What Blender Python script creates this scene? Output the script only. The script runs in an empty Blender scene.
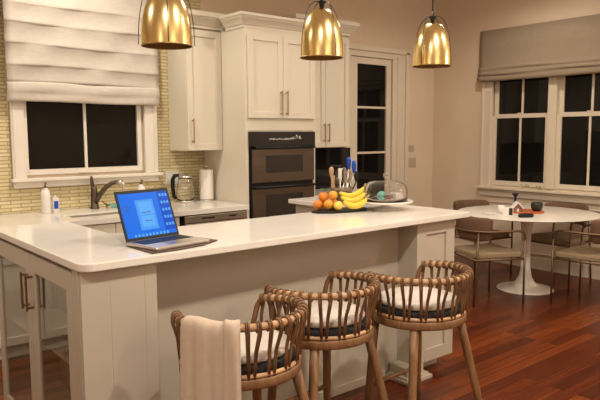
import bpy, bmesh, math, random
from mathutils import Vector, Matrix
random.seed(7)
S = bpy.context.scene
COL = S.collection
PI = math.pi

# ------------------------------------------------------------------ camera
cam_d = bpy.data.cameras.new('camera')
cam = bpy.data.objects.new('camera', cam_d)
COL.objects.link(cam)
yaw, pit, rol = 0.69446567, 0.10401103, -0.00478664
F = Vector((math.sin(yaw) * math.cos(pit), math.cos(yaw) * math.cos(pit), -math.sin(pit)))
Rt = Vector((math.cos(yaw), -math.sin(yaw), 0))
U = Rt.cross(F)
rr = Rt * math.cos(rol) + U * math.sin(rol)
uu = -Rt * math.sin(rol) + U * math.cos(rol)
m = Matrix((rr, uu, -F)).transposed().to_4x4()
m.translation = Vector((0, 0, 1.5))
cam.matrix_world = m
cam_d.sensor_width = 36
cam_d.lens = 628.37 / 600 * 36
cam_d.clip_start = 0.05
S.camera = cam

# ------------------------------------------------------------------ world, exposure
w = bpy.data.worlds.new('night')
S.world = w
w.use_nodes = True
w.node_tree.nodes['Background'].inputs[0].default_value = (0.02, 0.018, 0.016, 1)
w.node_tree.nodes['Background'].inputs[1].default_value = 0.25
S.view_settings.view_transform = 'Standard'
S.view_settings.look = 'None'
S.view_settings.gamma = 1
S.view_settings.use_curve_mapping = False
S.view_settings.exposure = 0.17
WARM = (1.0, 0.905, 0.755)


# ------------------------------------------------------------------ lights (recessed ceiling cans)
def can(x, y, power, size=0.11, spot=True, angle=125, color=WARM, z=3.17):
    if spot:
        l = bpy.data.lights.new('can_light', 'SPOT')
        l.spot_size = math.radians(angle)
        l.spot_blend = 0.6
        l.shadow_soft_size = size / 2
    else:
        l = bpy.data.lights.new('can_light', 'AREA')
        l.shape = 'DISK'
        l.size = size
    l.energy = power
    l.color = color
    o = bpy.data.objects.new('can_light', l)
    o.location = (x, y, z)
    COL.objects.link(o)
    return o


can(1.75, 4.05, 90, angle=160)
can(3.3, 3.0, 60, angle=160)
can(0.35, 0.75, 122, angle=160)
can(2.3, 0.65, 158, angle=160)
can(4.2, 0.8, 85, angle=165)
can(-0.6, 3.4, 80, angle=160)
can(5.3, 3.4, 60, angle=165)


def bulb(x, y, z, power, r=0.18):  # bare point light added to lift the ambient level, no lamp stands there
    l = bpy.data.lights.new('fill_light', 'POINT')
    l.energy = power
    l.color = WARM
    l.shadow_soft_size = r
    o = bpy.data.objects.new('fill_light', l)
    o.location = (x, y, z)
    COL.objects.link(o)


# unseen point lights added as soft fill, plus a can behind the viewer
bulb(-2.0, 0.2, 2.3, 22, 0.25)
can(1.9, -2.1, 105, angle=150)
bulb(1.0, -2.0, 2.3, 14, 0.25)
bulb(5.5, 0.2, 2.3, 52, 0.25)


# ------------------------------------------------------------------ materials
def mat(name, color, rough=0.5, metal=0.0, noise=0.0, nscale=8.0, bump=0.0, bscale=60.0, trans=0.0, ior=1.45,
        emit=None, es=1.0, coat=0.0, stretch=None, color2=None, spec=None, sheen=0.0, alpha=None):
    m = bpy.data.materials.new(name)
    m.use_nodes = True
    nt = m.node_tree
    b = nt.nodes['Principled BSDF']
    b.inputs['Base Color'].default_value = (*color, 1)
    b.inputs['Roughness'].default_value = rough
    b.inputs['Metallic'].default_value = metal
    b.inputs['IOR'].default_value = ior
    if trans:
        b.inputs['Transmission Weight'].default_value = trans
    if coat:
        b.inputs['Coat Weight'].default_value = coat
        b.inputs['Coat Roughness'].default_value = 0.12
    if sheen:
        b.inputs['Sheen Weight'].default_value = sheen
    if spec is not None:
        b.inputs['Specular IOR Level'].default_value = spec
    if emit:
        b.inputs['Emission Color'].default_value = (*emit, 1)
        b.inputs['Emission Strength'].default_value = es
    tc = nt.nodes.new('ShaderNodeTexCoord')
    mp = nt.nodes.new('ShaderNodeMapping')
    nt.links.new(tc.outputs['Object'], mp.inputs[0])
    if stretch:
        mp.inputs['Scale'].default_value = stretch
    n = nt.nodes.new('ShaderNodeTexNoise')
    n.inputs['Scale'].default_value = nscale
    n.inputs['Detail'].default_value = 5
    nt.links.new(mp.outputs[0], n.inputs['Vector'])
    if color2 or noise:
        c2 = color2 or tuple(max(0, c * (1 - noise)) for c in color)
        r = nt.nodes.new('ShaderNodeValToRGB')
        r.color_ramp.elements[0].position = 0.32
        r.color_ramp.elements[1].position = 0.68
        r.color_ramp.elements[0].color = (*c2, 1)
        r.color_ramp.elements[1].color = (*color, 1)
        nt.links.new(n.outputs['Fac'], r.inputs[0])
        nt.links.new(r.outputs[0], b.inputs['Base Color'])
    if bump:
        n2 = nt.nodes.new('ShaderNodeTexNoise')
        n2.inputs['Scale'].default_value = bscale
        nt.links.new(mp.outputs[0], n2.inputs['Vector'])
        bp = nt.nodes.new('ShaderNodeBump')
        bp.inputs['Strength'].default_value = bump
        bp.inputs['Distance'].default_value = 0.01
        nt.links.new(n2.outputs['Fac'], bp.inputs['Height'])
        nt.links.new(bp.outputs[0], b.inputs['Normal'])
    return m


M = {}
M['wall'] = mat('wall_paint', (0.74, 0.60, 0.46), 0.65, noise=0.05, nscale=2, bump=0.03)
M['ceil'] = mat('ceiling_paint', (0.84, 0.78, 0.70), 0.8)
M['trim'] = mat('trim_paint', (0.72, 0.62, 0.50), 0.35, noise=0.03)
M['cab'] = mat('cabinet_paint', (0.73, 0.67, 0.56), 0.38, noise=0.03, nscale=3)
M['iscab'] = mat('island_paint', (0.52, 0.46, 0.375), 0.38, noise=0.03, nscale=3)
M['white'] = mat('window_white', (0.80, 0.74, 0.66), 0.35, noise=0.02)
M['quartz'] = mat('white_quartz', (0.82, 0.77, 0.71), 0.13, noise=0.06, nscale=3.5)
M['bronze'] = mat('brushed_bronze', (0.30, 0.20, 0.12), 0.35, metal=0.9)
M['chairmetal'] = mat('dark_bronze_tube', (0.20, 0.125, 0.075), 0.45, metal=0.75)
M['brass_dark'] = mat('aged_brass_pull', (0.42, 0.30, 0.17), 0.35, metal=0.9)
M['brass'] = mat('polished_brass', (0.97, 0.74, 0.34), 0.25, metal=1.0, noise=0.12, nscale=5)
M['brass_in'] = mat('brass_inside', (0.45, 0.30, 0.12), 0.35, metal=0.9)
M['blackmetal'] = mat('black_metal', (0.015, 0.013, 0.012), 0.35, metal=0.3)
M['black'] = mat('black_plastic', (0.012, 0.012, 0.013), 0.4, spec=0.3)
M['blackglass'] = mat('black_glass', (0.008, 0.008, 0.009), 0.06)
M['steel'] = mat('warm_dark_stainless', (0.13, 0.10, 0.075), 0.36, metal=0.85, noise=0.12, nscale=2, stretch=(1, 1, 12))
M['steel_dw'] = mat('taupe_stainless', (0.36, 0.30, 0.235), 0.33, metal=0.8, noise=0.08, nscale=2, stretch=(1, 1, 12))
M['steel_bright'] = mat('brushed_steel', (0.62, 0.58, 0.52), 0.28, metal=1.0)
M['oven_win'] = mat('oven_window', (0.022, 0.016, 0.012), 0.12)
M['glass'] = mat('clear_glass', (1, 1, 1), 0.0, trans=1.0, ior=1.45)
M['cabglass'] = mat('cabinet_glass', (0.97, 0.96, 0.93), 0.02, trans=1.0, ior=1.5)
M['night'] = mat('night_window_glass', (0.010, 0.009, 0.007), 0.05, noise=0.5, nscale=2.5, spec=0.35)
M['linen'] = mat('white_linen_shade', (0.66, 0.60, 0.53), 0.9, noise=0.08, nscale=18, bump=0.25, bscale=120, stretch=(1, 1, 3))
M['linen2'] = mat('greige_linen_shade', (0.31, 0.235, 0.165), 0.9, noise=0.06, nscale=18, bump=0.25, bscale=120)
M['rattan'] = mat('rattan_pole', (0.60, 0.355, 0.185), 0.38, noise=0.35, nscale=14)
M['cane'] = mat('dark_cane_slat', (0.235, 0.112, 0.048), 0.42, noise=0.5, nscale=20, stretch=(1, 1, 0.4))
M['teak'] = mat('brown_teak', (0.30, 0.158, 0.072), 0.45, noise=0.35, nscale=18, stretch=(3, 3, 0.4), bump=0.1)
M['cushion'] = mat('white_cushion_fabric', (0.62, 0.55, 0.49), 0.9, noise=0.04, nscale=20, bump=0.06, bscale=200)
M['darkfab'] = mat('black_seat_webbing', (0.015, 0.015, 0.018), 0.8)
M['towel'] = mat('cream_towel', (0.60, 0.48, 0.38), 0.95, noise=0.05, nscale=40, bump=0.12, bscale=260)
M['taupe'] = mat('taupe_upholstery', (0.165, 0.088, 0.050), 0.85, noise=0.15, nscale=25, bump=0.15, bscale=150)
M['sand'] = mat('sand_seat_upholstery', (0.31, 0.225, 0.135), 0.85, noise=0.12, nscale=25, bump=0.15, bscale=150)
M['tulip'] = mat('white_tulip_lacquer', (0.86, 0.80, 0.72), 0.22, noise=0.03)
M['plate'] = mat('outlet_plate_white', (0.74, 0.70, 0.66), 0.4)
M['plate_tan'] = mat('switch_plate_tan', (0.50, 0.40, 0.30), 0.4)
M['paper'] = mat('paper_roll_white', (0.86, 0.81, 0.76), 0.95, bump=0.1, bscale=90)
M['orange'] = mat('orange_peel', (0.80, 0.25, 0.03), 0.4, noise=0.15, nscale=12, bump=0.25, bscale=130)
M['yorange'] = mat('yellow_orange_peel', (0.82, 0.36, 0.04), 0.4, noise=0.15, nscale=12, bump=0.25, bscale=130)
M['lemon'] = mat('lemon_peel', (0.85, 0.60, 0.09), 0.4, noise=0.1, bump=0.2, bscale=130)
M['banana'] = mat('banana_peel', (0.90, 0.66, 0.07), 0.45, noise=0.2, nscale=14)
M['bstem'] = mat('banana_stem', (0.45, 0.40, 0.14), 0.6, noise=0.4)
M['green'] = mat('green_leaf', (0.06, 0.17, 0.03), 0.5, noise=0.3)
M['crock'] = mat('brown_woven_crock', (0.26, 0.19, 0.13), 0.5, noise=0.6, nscale=30)
M['blue'] = mat('blue_silicone', (0.012, 0.09, 0.50), 0.35, noise=0.1)
M['wood'] = mat('light_wood_spoon', (0.66, 0.42, 0.22), 0.55, noise=0.2, nscale=20)
M['whiteplastic'] = mat('white_plastic', (0.82, 0.78, 0.74), 0.4)
M['teal'] = mat('teal_frosting', (0.22, 0.62, 0.58), 0.5, noise=0.2)
M['cookie'] = mat('brown_cookie', (0.28, 0.13, 0.09), 0.7, noise=0.4, nscale=30)
M['pinkwhite'] = mat('pale_bag', (0.80, 0.72, 0.70), 0.5, noise=0.1)
M['leather'] = mat('brown_leather', (0.10, 0.045, 0.03), 0.45, noise=0.3, nscale=25, bump=0.2, bscale=90)
M['alu'] = mat('laptop_aluminium', (0.62, 0.57, 0.52), 0.35, metal=0.7)
M['keys'] = mat('laptop_keys', (0.010, 0.014, 0.035), 0.4)
M['scr_blue'] = mat('screen_blue', (0, 0, 0), 0.3, spec=.1, emit=(0.012, 0.15, 0.72), es=1.0)
M['scr_navy'] = mat('screen_navy', (0, 0, 0), 0.3, spec=.1, emit=(0.006, 0.075, 0.50), es=1.0)
M['scr_light'] = mat('screen_light', (0, 0, 0), 0.3, spec=.1, emit=(0.07, 0.30, 0.80), es=1.0)
M['scr_pale'] = mat('screen_pale', (0, 0, 0), 0.3, spec=.1, emit=(0.10, 0.38, 0.85), es=1.0)
M['scr_dark'] = mat('screen_dark_text', (0, 0, 0), 0.3, emit=(0.01, 0.06, 0.25), es=1.0)
M['tray_orange'] = mat('orange_tray', (0.62, 0.16, 0.05), 0.5, noise=0.3, nscale=20)
M['darkblue'] = mat('dark_blue_glass', (0.012, 0.014, 0.06), 0.2)
M['pinehouse'] = mat('gingerbread', (0.28, 0.15, 0.10), 0.7, noise=0.5, nscale=40)
M['charcoal'] = mat('charcoal_ceramic', (0.03, 0.03, 0.028), 0.45, noise=0.3)
M['display'] = mat('oven_display_marks', (0.4, 0.38, 0.34), 0.5, emit=(0.5, 0.45, 0.4), es=0.25)
M['interior'] = mat('cabinet_interior', (0.42, 0.36, 0.27), 0.5, noise=0.08, nscale=3)
M['sponge'] = mat('teal_sponge', (0.20, 0.50, 0.42), 0.9, noise=0.2, nscale=40)
M['brownwood'] = mat('brush_wood', (0.30, 0.16, 0.07), 0.6, noise=0.3)


def floor_material():
    m = bpy.data.materials.new('hardwood_floor')
    m.use_nodes = True
    nt = m.node_tree
    b = nt.nodes['Principled BSDF']
    tc = nt.nodes.new('ShaderNodeTexCoord')
    br = nt.nodes.new('ShaderNodeTexBrick')
    br.offset = 0.37
    br.inputs['Color1'].default_value = (0, 0, 0, 1)
    br.inputs['Color2'].default_value = (1, 1, 1, 1)
    br.inputs['Mortar'].default_value = (0.3, 0.3, 0.3, 1)
    br.inputs['Scale'].default_value = 1
    br.inputs['Mortar Size'].default_value = 0.0012
    br.inputs['Brick Width'].default_value = 1.15
    br.inputs['Row Height'].default_value = 0.083
    nt.links.new(tc.outputs['Object'], br.inputs['Vector'])
    mp = nt.nodes.new('ShaderNodeMapping')
    mp.inputs['Scale'].default_value = (1.2, 22, 1)
    nt.links.new(tc.outputs['Object'], mp.inputs[0])
    n = nt.nodes.new('ShaderNodeTexNoise')
    n.inputs['Scale'].default_value = 2.2
    n.inputs['Detail'].default_value = 7
    nt.links.new(mp.outputs[0], n.inputs['Vector'])
    mix = nt.nodes.new('ShaderNodeMix')
    mix.inputs['Factor'].default_value = 0.55
    nt.links.new(br.outputs['Color'], mix.inputs['A'])
    # float mix of plank tone and grain
    bw = nt.nodes.new('ShaderNodeRGBToBW')
    nt.links.new(br.outputs['Color'], bw.inputs[0])
    nt.links.new(bw.outputs[0], mix.inputs['A'])
    nt.links.new(n.outputs['Fac'], mix.inputs['B'])
    r = nt.nodes.new('ShaderNodeValToRGB')
    r.color_ramp.elements[0].position = 0.12
    r.color_ramp.elements[0].color = (0.050, 0.009, 0.003, 1)
    r.color_ramp.elements[1].position = 0.85
    r.color_ramp.elements[1].color = (0.235, 0.054, 0.011, 1)
    e = r.color_ramp.elements.new(0.5)
    e.color = (0.11, 0.020, 0.005, 1)
    nt.links.new(mix.outputs['Result'], r.inputs[0])
    mul = nt.nodes.new('ShaderNodeMix')
    mul.data_type = 'RGBA'
    mul.blend_type = 'MIX'
    nt.links.new(br.outputs['Fac'], mul.inputs['Factor'])
    nt.links.new(r.outputs[0], mul.inputs['A'])
    mul.inputs['B'].default_value = (0.05, 0.015, 0.006, 1)
    nt.links.new(mul.outputs['Result'], b.inputs['Base Color'])
    b.inputs['Roughness'].default_value = 0.27
    b.inputs['Specular IOR Level'].default_value = 0.25
    return m


def tile_material():
    m = bpy.data.materials.new('glass_mosaic_tile')
    m.use_nodes = True
    nt = m.node_tree
    b = nt.nodes['Principled BSDF']
    tc = nt.nodes.new('ShaderNodeTexCoord')
    sx = nt.nodes.new('ShaderNodeSeparateXYZ')
    cx = nt.nodes.new('ShaderNodeCombineXYZ')
    nt.links.new(tc.outputs['Object'], sx.inputs[0])
    nt.links.new(sx.outputs['X'], cx.inputs['X'])
    nt.links.new(sx.outputs['Z'], cx.inputs['Y'])
    br = nt.nodes.new('ShaderNodeTexBrick')
    br.inputs['Color1'].default_value = (0.62, 0.52, 0.29, 1)
    br.inputs['Color2'].default_value = (0.76, 0.66, 0.41, 1)
    br.inputs['Mortar'].default_value = (0.42, 0.34, 0.20, 1)
    br.inputs['Scale'].default_value = 1
    br.inputs['Mortar Size'].default_value = 0.0042
    br.inputs['Mortar Smooth'].default_value = 0.1
    br.inputs['Brick Width'].default_value = 0.15
    br.inputs['Row Height'].default_value = 0.028
    nt.links.new(cx.outputs[0], br.inputs['Vector'])
    nt.links.new(br.outputs['Color'], b.inputs['Base Color'])
    bp = nt.nodes.new('ShaderNodeBump')
    bp.inputs['Strength'].default_value = 0.5
    bp.inputs['Distance'].default_value = 0.003
    bp.invert = True
    nt.links.new(br.outputs['Fac'], bp.inputs['Height'])
    nt.links.new(bp.outputs[0], b.inputs['Normal'])
    b.inputs['Roughness'].default_value = 0.22
    return m


M['floor'] = floor_material()
M['tile'] = tile_material()


# ------------------------------------------------------------------ mesh helpers
class MB:
    """collects shapes and links them as one mesh object"""

    def __init__(self):
        self.bm = bmesh.new()

    def _merge(self, tmp, smooth=False, mtx=None):
        if mtx is not None:
            bmesh.ops.transform(tmp, matrix=mtx, verts=tmp.verts)
        if smooth:
            for f in tmp.faces:
                f.smooth = True
        me = bpy.data.meshes.new('tmp')
        tmp.to_mesh(me)
        tmp.free()
        self.bm.from_mesh(me)
        bpy.data.meshes.remove(me)
        return self

    def box(self, x0, x1, y0, y1, z0, z1, bev=0.0, seg=2, mtx=None):
        t = bmesh.new()
        bmesh.ops.create_cube(t, size=1)
        for v in t.verts:
            v.co = Vector((x0 + (v.co.x + .5) * (x1 - x0), y0 + (v.co.y + .5) * (y1 - y0), z0 + (v.co.z + .5) * (z1 - z0)))
        if bev > 0:
            bmesh.ops.bevel(t, geom=list(t.edges), offset=bev, segments=seg, affect='EDGES', profile=0.6)
        return self._merge(t, False, mtx)

    def tube(self, pts, r, n=10, closed=False, cap=True, flat=1.0):
        """sweep; r a number or one per point"""
        pts = [Vector(p) for p in pts]
        N = len(pts)
        rs = r if isinstance(r, (list, tuple)) else [r] * N
        t = bmesh.new()
        rings = []
        prev = None
        for i, p in enumerate(pts):
            if closed:
                d = pts[(i + 1) % N] - pts[(i - 1) % N]
            else:
                d = pts[min(i + 1, N - 1)] - pts[max(i - 1, 0)]
            d.normalize()
            if prev is None:
                a = Vector((0, 0, 1)) if abs(d.z) < 0.9 else Vector((1, 0, 0))
                u = d.cross(a).normalized()
            else:
                u = (prev - d * prev.dot(d))
                u.normalize()
            prev = u
            v = d.cross(u)
            rings.append([t.verts.new(p + (u * math.cos(2 * PI * k / n) + v * math.sin(2 * PI * k / n) * flat) * rs[i]) for k in range(n)])
        for i in range(N if closed else N - 1):
            a, b = rings[i], rings[(i + 1) % N]
            for k in range(n):
                t.faces.new((a[k], a[(k + 1) % n], b[(k + 1) % n], b[k]))
        if not closed and cap:
            t.faces.new(rings[0][::-1])
            t.faces.new(rings[-1])
        bmesh.ops.recalc_face_normals(t, faces=t.faces)
        return self._merge(t, True)

    def lathe(self, prof, c=(0, 0, 0), n=32, sx=1, sy=1, mtx=None, closed=False):
        t = bmesh.new()
        rings = []
        for (r, z) in prof:
            if r < 1e-6:
                rings.append([t.verts.new((c[0], c[1], c[2] + z))])
            else:
                rings.append([t.verts.new((c[0] + sx * r * math.cos(2 * PI * k / n), c[1] + sy * r * math.sin(2 * PI * k / n), c[2] + z)) for k in range(n)])
        rg = list(zip(rings[:-1], rings[1:]))
        if closed:
            rg.append((rings[-1], rings[0]))
        for a, b in rg:
            if len(a) == 1 and len(b) == 1:
                continue
            for k in range(n):
                k2 = (k + 1) % n
                if len(a) == 1:
                    t.faces.new((a[0], b[k2], b[k]))
                elif len(b) == 1:
                    t.faces.new((a[k], a[k2], b[0]))
                else:
                    t.faces.new((a[k], a[k2], b[k2], b[k]))
        bmesh.ops.recalc_face_normals(t, faces=t.faces)
        return self._merge(t, True, mtx)

    def prism(self, poly, z0, z1, bev=0.0, mtx=None, seg=2):
        """extrude a 2D polygon (x,y) from z0 to z1"""
        t = bmesh.new()
        a = [t.verts.new((p[0], p[1], z0)) for p in poly]
        f = t.faces.new(a)
        r = bmesh.ops.extrude_face_region(t, geom=[f])
        for v in r['geom']:
            if isinstance(v, bmesh.types.BMVert):
                v.co.z = z1
        bmesh.ops.recalc_face_normals(t, faces=t.faces)
        if bev > 0:
            ed = [e for e in t.edges if abs(e.verts[0].co.z - e.verts[1].co.z) < 1e-6]
            bmesh.ops.bevel(t, geom=ed, offset=bev, segments=seg, affect='EDGES', profile=0.6)
        return self._merge(t, False, mtx)

    def grid(self, pts, thick=0.0, smooth=True):
        """pts: rows of points -> surface"""
        t = bmesh.new()
        vs = [[t.verts.new(p) for p in row] for row in pts]
        for i in range(len(vs) - 1):
            for j in range(len(vs[0]) - 1):
                t.faces.new((vs[i][j], vs[i + 1][j], vs[i + 1][j + 1], vs[i][j + 1]))
        if thick:
            bmesh.ops.recalc_face_normals(t, faces=t.faces)
            bmesh.ops.solidify(t, geom=list(t.faces), thickness=thick)
        bmesh.ops.recalc_face_normals(t, faces=t.faces)
        return self._merge(t, smooth)

    def build(self, name, material, parent=None, world=False):
        if world and parent is not None:
            bmesh.ops.translate(self.bm, verts=self.bm.verts, vec=-parent.location)
        me = bpy.data.meshes.new(name)
        self.bm.to_mesh(me)
        self.bm.free()
        me.materials.append(material)
        o = bpy.data.objects.new(name, me)
        COL.objects.link(o)
        if parent is not None:
            o.parent = parent
        return o


def tag(o, label=None, cat=None, group=None, kind=None):
    if label:
        o['label'] = label
    if cat:
        o['category'] = cat
    if group:
        o['group'] = group
    if kind:
        o['kind'] = kind
    return o


def thing(name, label, cat, loc=(0, 0, 0), rotz=0, group=None):
    o = bpy.data.objects.new(name, None)
    o.empty_display_size = 0.05
    COL.objects.link(o)
    o.location = loc
    o.rotation_euler = (0, 0, rotz)
    return tag(o, label, cat, group)


def struct(o, label=None, cat=None):
    return tag(o, label, cat, None, 'structure')


def solo(mb, name, material, loc, label, cat, group=None, world=False):
    """a thing that is one mesh, with its origin at its base"""
    if world:
        bmesh.ops.translate(mb.bm, verts=mb.bm.verts, vec=-Vector(loc))
    o = mb.build(name, material)
    o.location = loc
    return tag(o, label, cat, group)


def copy_tree(o, parent=None):
    c = o.copy()
    COL.objects.link(c)
    c.parent = parent
    for ch in [k for k in bpy.data.objects if k.parent == o]:
        copy_tree(ch, c)
    return c


def shaker(x0, x1, z0, z1, y, t=0.02, rail=0.055, rec=0.010):
    """shaker door facing -y; front at y, back at y+t"""
    b = MB()
    b.box(x0 + rail - .004, x1 - rail + .004, y + rec, y + t, z0 + rail - .004, z1 - rail + .004)
    b.box(x0, x0 + rail, y, y + t, z0, z1, 0.0015)
    b.box(x1 - rail, x1, y, y + t, z0, z1, 0.0015)
    b.box(x0 + rail, x1 - rail, y, y + t, z0, z0 + rail, 0.0015)
    b.box(x0 + rail, x1 - rail, y, y + t, z1 - rail, z1, 0.0015)
    return b


def pull_v(x, y, z0, z1, r=0.0055):
    """vertical bar pull standing off a surface at y, facing -y"""
    b = MB()
    b.box(x - r, x + r, y - .034, y - .024, z0, z1, 0.002)
    b.box(x - r, x + r, y - .026, y - .0005, z0 + .012, z0 + .022)
    b.box(x - r, x + r, y - .026, y - .0005, z1 - .022, z1 - .012)
    return b


# ================================================================== THE SETTING
XR, YW, ZC = 6.42, 5.07, 3.2
XL, YF = -2.6, -2.4
struct(MB().box(XL - .1, XR + .15, YF - .1, YW + .15, -0.08, 0).build('floor', M['floor']), 'reddish brown hardwood plank floor', 'floor')
struct(MB().box(XL - .1, XR + .15, YF - .1, YW + .15, ZC, ZC + .08).build('ceiling', M['ceil']), 'plain ceiling above the kitchen', 'ceiling')


def wall_x(name, y0, y1, x0, x1, holes, mt):
    """a wall lying along x with rectangular holes (xa,xb,za,zb)"""
    b = MB()
    xs = sorted({x0, x1, *[h[0] for h in holes], *[h[1] for h in holes]})
    for a, c in zip(xs[:-1], xs[1:]):
        hs = [h for h in holes if h[0] < (a + c) / 2 < h[1]]
        if not hs:
            b.box(a, c, y0, y1, 0, ZC)
        else:
            h = hs[0]
            if h[2] > 0:
                b.box(a, c, y0, y1, 0, h[2])
            b.box(a, c, y0, y1, h[3], ZC)
    return b.build(name, mt)


# openings: sink window glass box, glazed door
WX0, WX1, WZ0, WZ1 = 1.455, 2.44, 1.195, 2.30
DX0, DX1, DZ1 = 4.95, 5.62, 2.37
struct(wall_x('wall_back', YW, YW + .12, XL, XR + .12, [(WX0, WX1, WZ0, WZ1), (DX0, DX1, 0, DZ1)], M['wall']), 'beige painted wall behind the sink, ovens and glass door', 'wall')
# right wall with the double window opening
RY0, RY1, RZ0, RZ1 = 2.72, 4.23, 0.90, 2.42
b = MB()
b.box(XR, XR + .12, YF, RY0, 0, ZC)
b.box(XR, XR + .12, RY1, YW, 0, ZC)
b.box(XR, XR + .12, RY0, RY1, 0, RZ0)
b.box(XR, XR + .12, RY0, RY1, RZ1, ZC)
struct(b.build('wall_right', M['wall']), 'tan painted wall with the wide window beside the round table', 'wall')
struct(MB().box(XL - .1, XL, YF, YW, 0, ZC).build('wall_left', M['wall']), 'wall left of the kitchen', 'wall')
struct(MB().box(XL - .1, XR + .12, YF - .1, YF, 0, ZC).build('wall_front', M['wall']), 'wall behind the viewer', 'wall')

# baseboards
b = MB()
b.box(XR - .018, XR - .0005, YF + .02, YW - .001, 0, .13, .003)
b.box(XR - .024, XR - .018, YF + .02, YW - .001, 0, .02, .002)
struct(b.build('baseboard_right', M['trim']), 'baseboard along the wall under the wide window', 'baseboard')
struct(MB().box(5.91, XR - .026, YW - .018, YW - .0005, 0, .13, .003).build('baseboard_back', M['trim']), 'short baseboard right of the glass door', 'baseboard')
struct(MB().box(XL + .0005, XL + .018, YF + .02, YW - .02, 0, .13, .003).build('baseboard_left', M['trim']), 'baseboard on the left wall', 'baseboard')

# ---- tile wall covering
b = MB()
ty0 = YW - .012
b.box(-2.0, 1.37, ty0, YW - .0005, .912, 2.98)
b.box(2.575, 3.053, ty0, YW - .0005, .912, 2.98)
b.box(1.37, 2.575, ty0, YW - .0005, .912, 1.10)
b.box(1.37, 2.575, ty0, YW - .0005, 2.42, 2.98)
struct(b.build('trim_1', M['tile']), 'tan and olive glass strip tile backsplash around the sink window', 'backsplash')

# ---- window_1 : sink window
win = thing('window_1', 'white framed casement window over the sink, dark night outside', 'window', (1.97, YW, 1.10))
struct(win)
b = MB()
b.box(1.372, 1.47, YW - .045, YW - .013, 1.175, 2.42, .003)
b.box(1.385, 1.40, YW - .052, YW - .045, 1.175, 2.42, .002)
b.box(2.455, 2.573, YW - .045, YW - .013, 1.175, 2.42, .003)
b.box(2.535, 2.555, YW - .052, YW - .045, 1.175, 2.42, .002)
b.box(1.372, 2.573, YW - .045, YW - .013, 2.32, 2.42, .003)
b.build('casing', M['white'], win, True)
b = MB()
b.box(1.352, 2.598, YW - .085, YW - .013, 1.15, 1.175, .006)
b.box(1.372, 2.573, YW - .045, YW - .013, 1.102, 1.15, .003)
b.box(1.385, 2.56, YW - .055, YW - .045, 1.128, 1.15, .003)
b.build('sill', M['white'], win, True)
b = MB()
fy0, fy1 = YW - .012, YW + .05
b.box(1.456, 1.498, fy0, fy1, 1.196, 2.299, .002)
b.box(2.402, 2.439, fy0, fy1, 1.196, 2.299, .002)
b.box(1.498, 2.402, fy0, fy1, 1.196, 1.238, .002)
b.box(1.498, 2.402, fy0, fy1, 2.26, 2.299, .002)
b.box(1.941, 1.963, fy0 + .01, fy1, 1.238, 2.26, .002)
b.build('sash', M['white'], win, True)
MB().box(1.499, 1.940, YW + .012, YW + .018, 1.239, 2.259).build('pane', M['night'], win, True)
MB().box(1.964, 2.401, YW + .012, YW + .018, 1.239, 2.259).build('pane', M['night'], win, True)
b = MB()
b.box(1.88, 1.99, YW - .03, YW - .012, 1.20, 1.208, .002)
b.box(1.93, 1.945, YW - .045, YW - .028, 1.20, 1.212, .002)
b.build('latch', M['white'], win, True)

# ---- window_2 : two double-hung units on the right wall
win = thing('window_2', 'wide window of two double-hung units by the round table', 'window', (XR, 3.47, .78))
struct(win)
b = MB()
cx0, cx1 = XR - .028, XR - .0005
b.box(cx0, cx1, 4.21, 4.345, .885, 2.50, .003)
b.box(cx0 - .01, cx0, 4.315, 4.34, .885, 2.50, .003)
b.box(cx0 - .006, cx0, 4.215, 4.24, .885, 2.50, .002)
b.box(cx0, cx1, 2.56, 2.735, .885, 2.50, .003)
b.box(cx0, cx1, 2.735, 4.21, 2.40, 2.50, .003)
b.box(cx0, XR + .05, 3.425, 3.52, .901, 2.40, .003)
b.build('casing', M['trim'], win, True)
b = MB()
b.box(XR - .075, XR - .0005, 2.52, 4.375, .858, .885, .006)
b.box(XR - .026, XR - .0005, 2.56, 4.345, .775, .858, .003)
b.box(XR - .036, XR - .026, 2.56, 4.345, .83, .858, .004)
b.build('sill', M['trim'], win, True)
for (ya, yb) in ((3.521, 4.209), (2.736, 3.424)):
    s = MB()
    s.box(XR - .005, XR + .03, ya, ya + .035, .905, 1.70, .002)
    s.box(XR - .005, XR + .03, yb - .05, yb, .905, 1.70, .002)
    s.box(XR - .005, XR + .03, ya + .035, yb - .05, .905, .958, .002)
    s.box(XR - .005, XR + .03, ya + .035, yb - .05, 1.672, 1.712, .002)
    ym = (ya + .035 + yb - .05) / 2
    s.box(XR + .003, XR + .028, ym - .012, ym + .012, .958, 1.672, .002)
    s.box(XR - .012, XR + .0, ym - .03, ym + .03, 1.712, 1.728, .003)
    so = s.build('lower_sash', M['trim'], win, True)
    s = MB()
    s.box(XR + .032, XR + .062, ya, ya + .035, 1.69, 2.399, .002)
    s.box(XR + .032, XR + .062, yb - .05, yb, 1.69, 2.399, .002)
    s.box(XR + .032, XR + .062, ya + .035, yb - .05, 2.35, 2.399, .002)
    s.box(XR + .032, XR + .062, ya + .035, yb - .05, 1.69, 1.72, .002)
    s.box(XR + .036, XR + .060, ym - .012, ym + .012, 1.72, 2.35, .002)
    s.build('upper_sash', M['trim'], win, True)
    MB().box(XR + .012, XR + .016, ya + .036, yb - .051, .959, 1.671).build('pane', M['night'], win, True)
    MB().box(XR + .046, XR + .050, ya + .036, yb - .051, 1.721, 2.349).build('pane', M['night'], win, True)

# wall frame moulding under the wide window
b = MB()
px0, px1 = XR - .014, XR - .0005
b.box(px0, px1, 2.40, 4.34, .70, .718, .004)
b.box(px0, px1, 2.40, 4.34, .16, .178, .004)
b.box(px0, px1, 4.322, 4.34, .178, .70, .004)
b.box(px0, px1, 2.40, 2.418, .178, .70, .004)
struct(b.build('trim_2', M['trim']), 'raised wall frame moulding under the wide window', 'moulding')

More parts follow.
